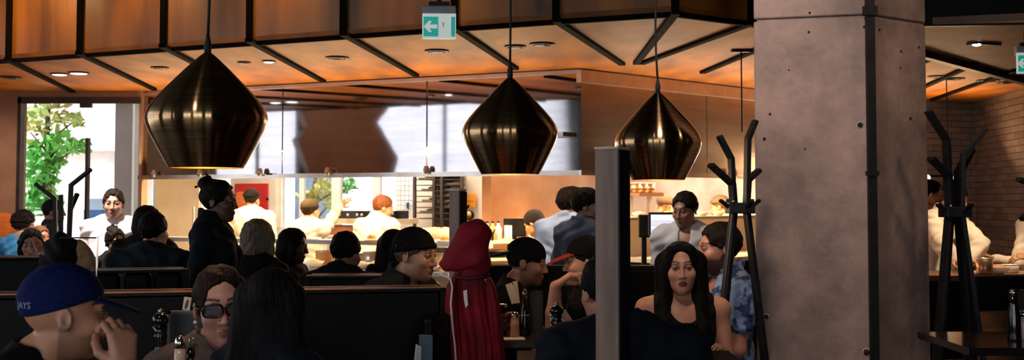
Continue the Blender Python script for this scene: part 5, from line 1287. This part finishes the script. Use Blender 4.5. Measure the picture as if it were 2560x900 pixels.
# middle distance
PP['beanie'] = person('man in a black beanie looking right behind the long booth back', 1040, 566, 5.6, .17, yaw=60, hyaw=66, pitch=6, s=1.04, skin='#b58368', hair='short', hcol='#4a3626', hat=('beanie', '#040405'), hatz=.018, top=T(C_char, neck='collar', t=.016), lv=0, lean=12, beard=('#6a4a38', .25), knee=.28)
PP['backcap'] = person('man in a backwards black cap and black shirt looking right', 1318, 592, 6.3, .17, yaw=70, hyaw=82, pitch=8, s=1.05, skin='#8a5e4a', hair='buzz', hcol='#17100c', hat=('backcap', '#050506'), hatz=.02, top=T(C_black, t=.016), lv=1, lean=10, knee=.3, beard=('#2a1a14', .4), arms={'L': dict(e=(.04,.0,-.27), w=(-.04,-.14,.04)), 'R': dict(e=(-.04,.0,-.27), w=(.04,-.14,.04))})
PP['redbrim'] = person('man in a black cap with a red brim, elbow on the table', 1462, 586, 5.75, .17, yaw=-72, hyaw=-92, pitch=4, s=1.0, skin='#c08a6a', hair='buzz', hcol='#17110d', knee=.28, hat=('cap', '#050506', '#8f2a17'), hatz=.02, top=T(C_black, sleeve='short', t=.016), lv=1, beard=('#3a2518', .5),
    arms={'L': dict(ew=W(1385,812,5.5), ww=W(1388,716,5.45), hd=(.75,.1,.55), hn=(.4,.0,-.9), curl=.8, thumb=.8, fine=True)})
PP['floral'] = person('bearded man in a blue patterned shirt behind the coat stand', 1796, 560, 6.05, .17, yaw=-70, hyaw=-84, pitch=5, shw=.155, s=1.1, arms={'L': dict(e=(.0,-.04,-.28), w=(-.08,-.15,-.06)), 'R': dict(e=(-.02,-.04,-.28), w=(.06,-.14,-.05))}, skin='#a87560', hair='short', hcol='#120d0b', beard=('#2a1d18', .9), top=T(cloth('blue_pattern', '#7d93b8', '#27375c', scale=18, lo=.44, hi=.56), neck='collar', sleeve='short', t=.018), lv=1)
PP['waitress'] = person('standing waitress with a messy dark bun facing right', 548, 452, 6.55, .17, seated=False, yaw=88, hyaw=84, pitch=2, s=1.0, fem=True, skin='#5c3f32', hair='bun', hcol='#120c09', top=T(C_navy, neck='high', t=.024, name='jacket'), lv=1)
PP['suitleft'] = person('broad man in a dark suit seen from behind, left of the waitress', 386, 532, 7.3, 0, knee=.25, yaw=172, hyaw=166, s=1.02, skin='#b58870', hair='short', hcol='#0f0c0b', top=T(C_teal, neck='collar', t=.026, name='jacket'), lv=1, shw=.205, belly=.03)
PP['behind'] = person('person with dark wavy hair just behind the dark-suited man', 370, 516, 8.15, 0, yaw=170, hyaw=165, s=.98, skin='#a87a62', hair='bob', hcol='#1a110c', top=T(C_black, t=.014), lv=2)
PP['bunglasses'] = person('woman with a small top bun and glasses in front of the man in white', 290, 572, 9.0, 0, yaw=30, hyaw=40, pitch=6, s=.95, fem=True, skin='#8a6450', hair='bun', hcol='#18100c', glasses='clear', top=T(C_black, neck='v', t=.014), lv=1)
PP['blond'] = person('woman with short grey-blond hair seen from behind', 648, 550, 7.2, .17, yaw=168, hyaw=150, s=1.03, fem=True, skin='#a57a64', hair='bob', hcol='#6e6254', top=T(C_black, t=.016), lv=1)
PP['profile'] = person('dark-haired woman in profile right of the blond woman', 735, 573, 8.05, .17, yaw=70, hyaw=82, pitch=8, s=1.0, fem=True, skin='#4a3228', hair='bob', hcol='#0e0a08', hat=None, top=T(C_black, t=.014), lv=1)
PP['suitmid'] = person('man in a dark suit leaning forward, seen from behind in the middle', 866, 583, 6.95, .17, knee=.24, yaw=160, hyaw=158, pitch=12, s=1.04, lean=8, skin='#8c6450', hair='short', hcol='#0d0b0a', top=T(C_navy, neck='collar', t=.022, name='jacket'), lv=1, shw=.185)
PP['headphone'] = person('dark-haired person behind the man in the beanie', 988, 574, 7.5, .17, yaw=150, hyaw=140, s=.95, fem=True, skin='#7a5a4a', hair='long', hcol='#0c0a09', top=T(C_black, t=.014), lv=2)
# left end
PP['boy'] = person('curly-haired child in a blue shirt seen from behind', 62, 530, 10.1, 0, knee=.2, yaw=165, hyaw=150, s=.92, skin='#a87a5e', hair='curly', hcol='#16100d', top=T(cloth('bright_blue', '#4a8fc0', '#3a7aac'), t=.012), lv=2)
PP['girl'] = person('person in a pale shawl resting her face on her hand', 80, 574, 8.6, 0, yaw=10, hyaw=15, pitch=14, s=.92, fem=True, skin='#a5775f', hair='bob', hcol='#110c0a', top=T(cloth('pale_shawl', '#b9a892', '#8a7a68', scale=20), t=.02, name='shawl'), lv=1, lean=12,
    arms={'L': dict(ew=W(118,668,8.35), ww=W(104,640,8.28), hd=(-.35,.1,1), hn=(-.6,.6,0), curl=.25, thumb=.2), 'R': dict(e=(-.06,-.12,-.22), w=(.2,-.12,.0))})
PP['small'] = person('small person with brown hair behind the one in the shawl', 103, 566, 9.4, 0, yaw=-20, hyaw=60, s=.8, skin='#a87050', hair='short', hcol='#5a3a26', top=T(cloth('cream', '#cdb79c', '#b8a186'), t=.012), lv=2)
PP['dark'] = person('dark-haired person in a dark spotted jacket by the window', 136, 500, 10.9, 0, seated=False, yaw=120, hyaw=100, s=.96, skin='#7a5544', hair='short', hcol='#100c0a', top=T(cloth('spotted', '#15151a', '#b9b6b4', scale=9, lo=.58, hi=.62), t=.014, name='jacket'), lv=2)
PP['white'] = person('stout man in a white shirt standing by the left window', 284, 474, 9.6, 0, seated=False, yaw=-6, hyaw=14, s=1.05, skin='#a57a68', hair='short', hcol='#1a1310', beard=('#4a352c', .35), top=T(cloth('white_shirt', '#e6e2e6', '#d8d3d8', scale=10), sleeve='short', t=.016), lv=1, belly=.05, shw=.215)
# kitchen
PP['cook1'] = person('cook in white with a black cap facing the red board', 630, 471, 13.0, 0, seated=False, yaw=176, hyaw=170, s=1.04, skin='#b98468', hair='buzz', hcol='#1a1410', hat=('skullcap', '#060606'), hatz=.012, top=T(C_white, neck='collar', t=.024, name='chef_jacket'), lv=2, shw=.2)
PP['cook2'] = person('cook reaching up towards the window, seen from behind', 777, 496, 12.8, 0, seated=False, yaw=158, hyaw=150, s=1.08, skin='#c99a70', hair='short', hcol='#241a10', hat=('skullcap', '#3a3020'), hatz=.012, top=T(C_white, neck='collar', t=.024, name='chef_jacket'), lv=2, arms={'R': dict(ew=W(822,560,13.0), ww=W(848,515,13.3), hd=(.6,.3,.5), curl=.3)})
PP['cook3'] = person('balding cook in white bending over the range', 958, 490, 12.5, 0, seated=False, yaw=150, hyaw=110, pitch=14, s=1.12, skin='#c08a68', hair='short', hcol='#5a3520', top=T(C_white, neck='collar', t=.024, name='chef_jacket'), lv=2, lean=14)
PP['server1'] = person('server in a pale blue shirt with wavy hair, seen from behind', 1425, 471, 9.1, 0, seated=False, yaw=168, hyaw=130, s=1.06, skin='#9a6c52', hair='quiff', hcol='#1c120c', top=T(C_blue, neck='collar', t=.022), lv=1)
PP['server2'] = person('dark-haired server left of the tall post looking right', 1470, 472, 8.0, 0, seated=False, yaw=130, hyaw=80, s=1.04, skin='#7a5440', hair='short', hcol='#0e0a09', top=T(cloth('slate_shirt', '#454b5a', '#383e4c', scale=12), neck='collar', t=.02), lv=1)
PP['server3'] = person('server in a grey shirt standing at the touchscreen till', 1712, 482, 8.6, 0, seated=False, yaw=-20, hyaw=-38, pitch=12, s=1.10, skin='#7c5644', hair='short', hcol='#110d0c', top=T(cloth('grey_shirt', '#a8a6a6', '#8e94a4', scale=8), neck='v', t=.018), lv=1)
PP['cook4'] = person('cook in a black hat bending by the steel backsplash', 1335, 524, 11.8, 0, seated=False, yaw=-60, hyaw=-120, pitch=26, s=1.05, skin='#c08a58', hair='buzz', hcol='#1a120c', hat=('scarf', '#1c1714'), hatz=.015, top=T(C_white, t=.02, name='chef_jacket'), lv=2, lean=22)
PP['cook5'] = person('cook in a dark cap behind the touchscreen till', 1662, 486, 12.4, 0, seated=False, yaw=20, hyaw=10, pitch=20, s=1.05, skin='#d8a878', hair='buzz', hcol='#5a4430', hat=('skullcap', '#4a3b30'), hatz=.012, top=T(C_white, t=.02, name='chef_jacket'), lv=2)
PP['cook6'] = person('cook in a grey cap right of the server at the till', 1798, 488, 13.1, 0, seated=False, yaw=-150, hyaw=-110, pitch=12, s=1.05, skin='#d09a70', hair='buzz', hcol='#5a4430', hat=('skullcap', '#6a5c4c'), hatz=.012, top=T(C_white, t=.02, name='chef_jacket'), lv=2)
# right of the column
PP['cook7'] = person('cook in white with a dark yellow-banded cap behind the coat stand', 2384, 456, 9.35, 0, seated=False, yaw=40, hyaw=70, pitch=20, s=1.04, skin='#c08a62', hair='short', hcol='#3a2416', hat=('skullcap', '#18140f'), hatz=.012, top=T(C_white, neck='collar', t=.03, name='chef_jacket'), lv=1, lean=10,
    arms={'L': dict(ew=W(2450,610,9.0), ww=W(2425,652,8.85), hd=(.2,-1,0), hn=(0,0,-1), curl=.3), 'R': dict(ew=W(2360,620,8.95), ww=W(2388,652,8.85), hd=(.3,-1,0), hn=(0,0,-1), curl=.3)})
PP['cook8'] = person('dark-haired cook between the concrete column and the coat stand', 2328, 452, 10.3, 0, seated=False, yaw=60, hyaw=80, pitch=10, s=1.0, skin='#b07a55', hair='short', hcol='#120c0a', top=T(C_white, t=.02, name='chef_jacket'), lv=2)
PP['cook9'] = person('cook reaching in from the right edge with a pale sleeve', 2600, 470, 9.2, 0, seated=False, yaw=-70, hyaw=-80, pitch=10, s=1.05, skin='#c08a62', hair='short', hcol='#1a120d', top=T(C_white, neck='collar', t=.022, name='chef_jacket'), lv=1,
    arms={'R': dict(ew=W(2548,665,9.25), ww=W(2488,650,9.25), curl=.5), 'L': dict(ew=W(2590,640,8.95), ww=W(2580,640,8.95), curl=.5)})
# small belongings on the figures
o = PP['glasses']; m = MB(); m.ball(o['H'](-.079,.004,-.038), .007, 10); m.build('earring', mat('pearl', '#e8e2d6', rough=.2), o['ob'])
m = MB(); m.ball(o['H'](-.0765,.004,-.052), .0045, 10); m.build('earring_drop', M_chrome, o['ob'])
o = PP['cap']; tm = text_mesh('JAYS', .026, .0008); ob = bpy.data.objects.new('embroidery', tm); COL.objects.link(ob); tm.materials.append(mat('white_thread', '#cfd6e4', rough=.7)); ob.parent = o['hat']
R = Matrix(o['Rh'].tolist()); pb = Vector(o['H'](-.045,.122,.028)); 
for v in tm.vertices:
    a = math.pi+.72-v.co.x/.11/1.1*-1; th = -.55+v.co.x/.115
    th = -.55-v.co.x/.115; q = (math.sin(th)*.0905-.0, .014+math.cos(th)*.1135, .036+v.co.y/1.1-.0)
    v.co = o['H'](q[0]*-1*-1, q[1], q[2])
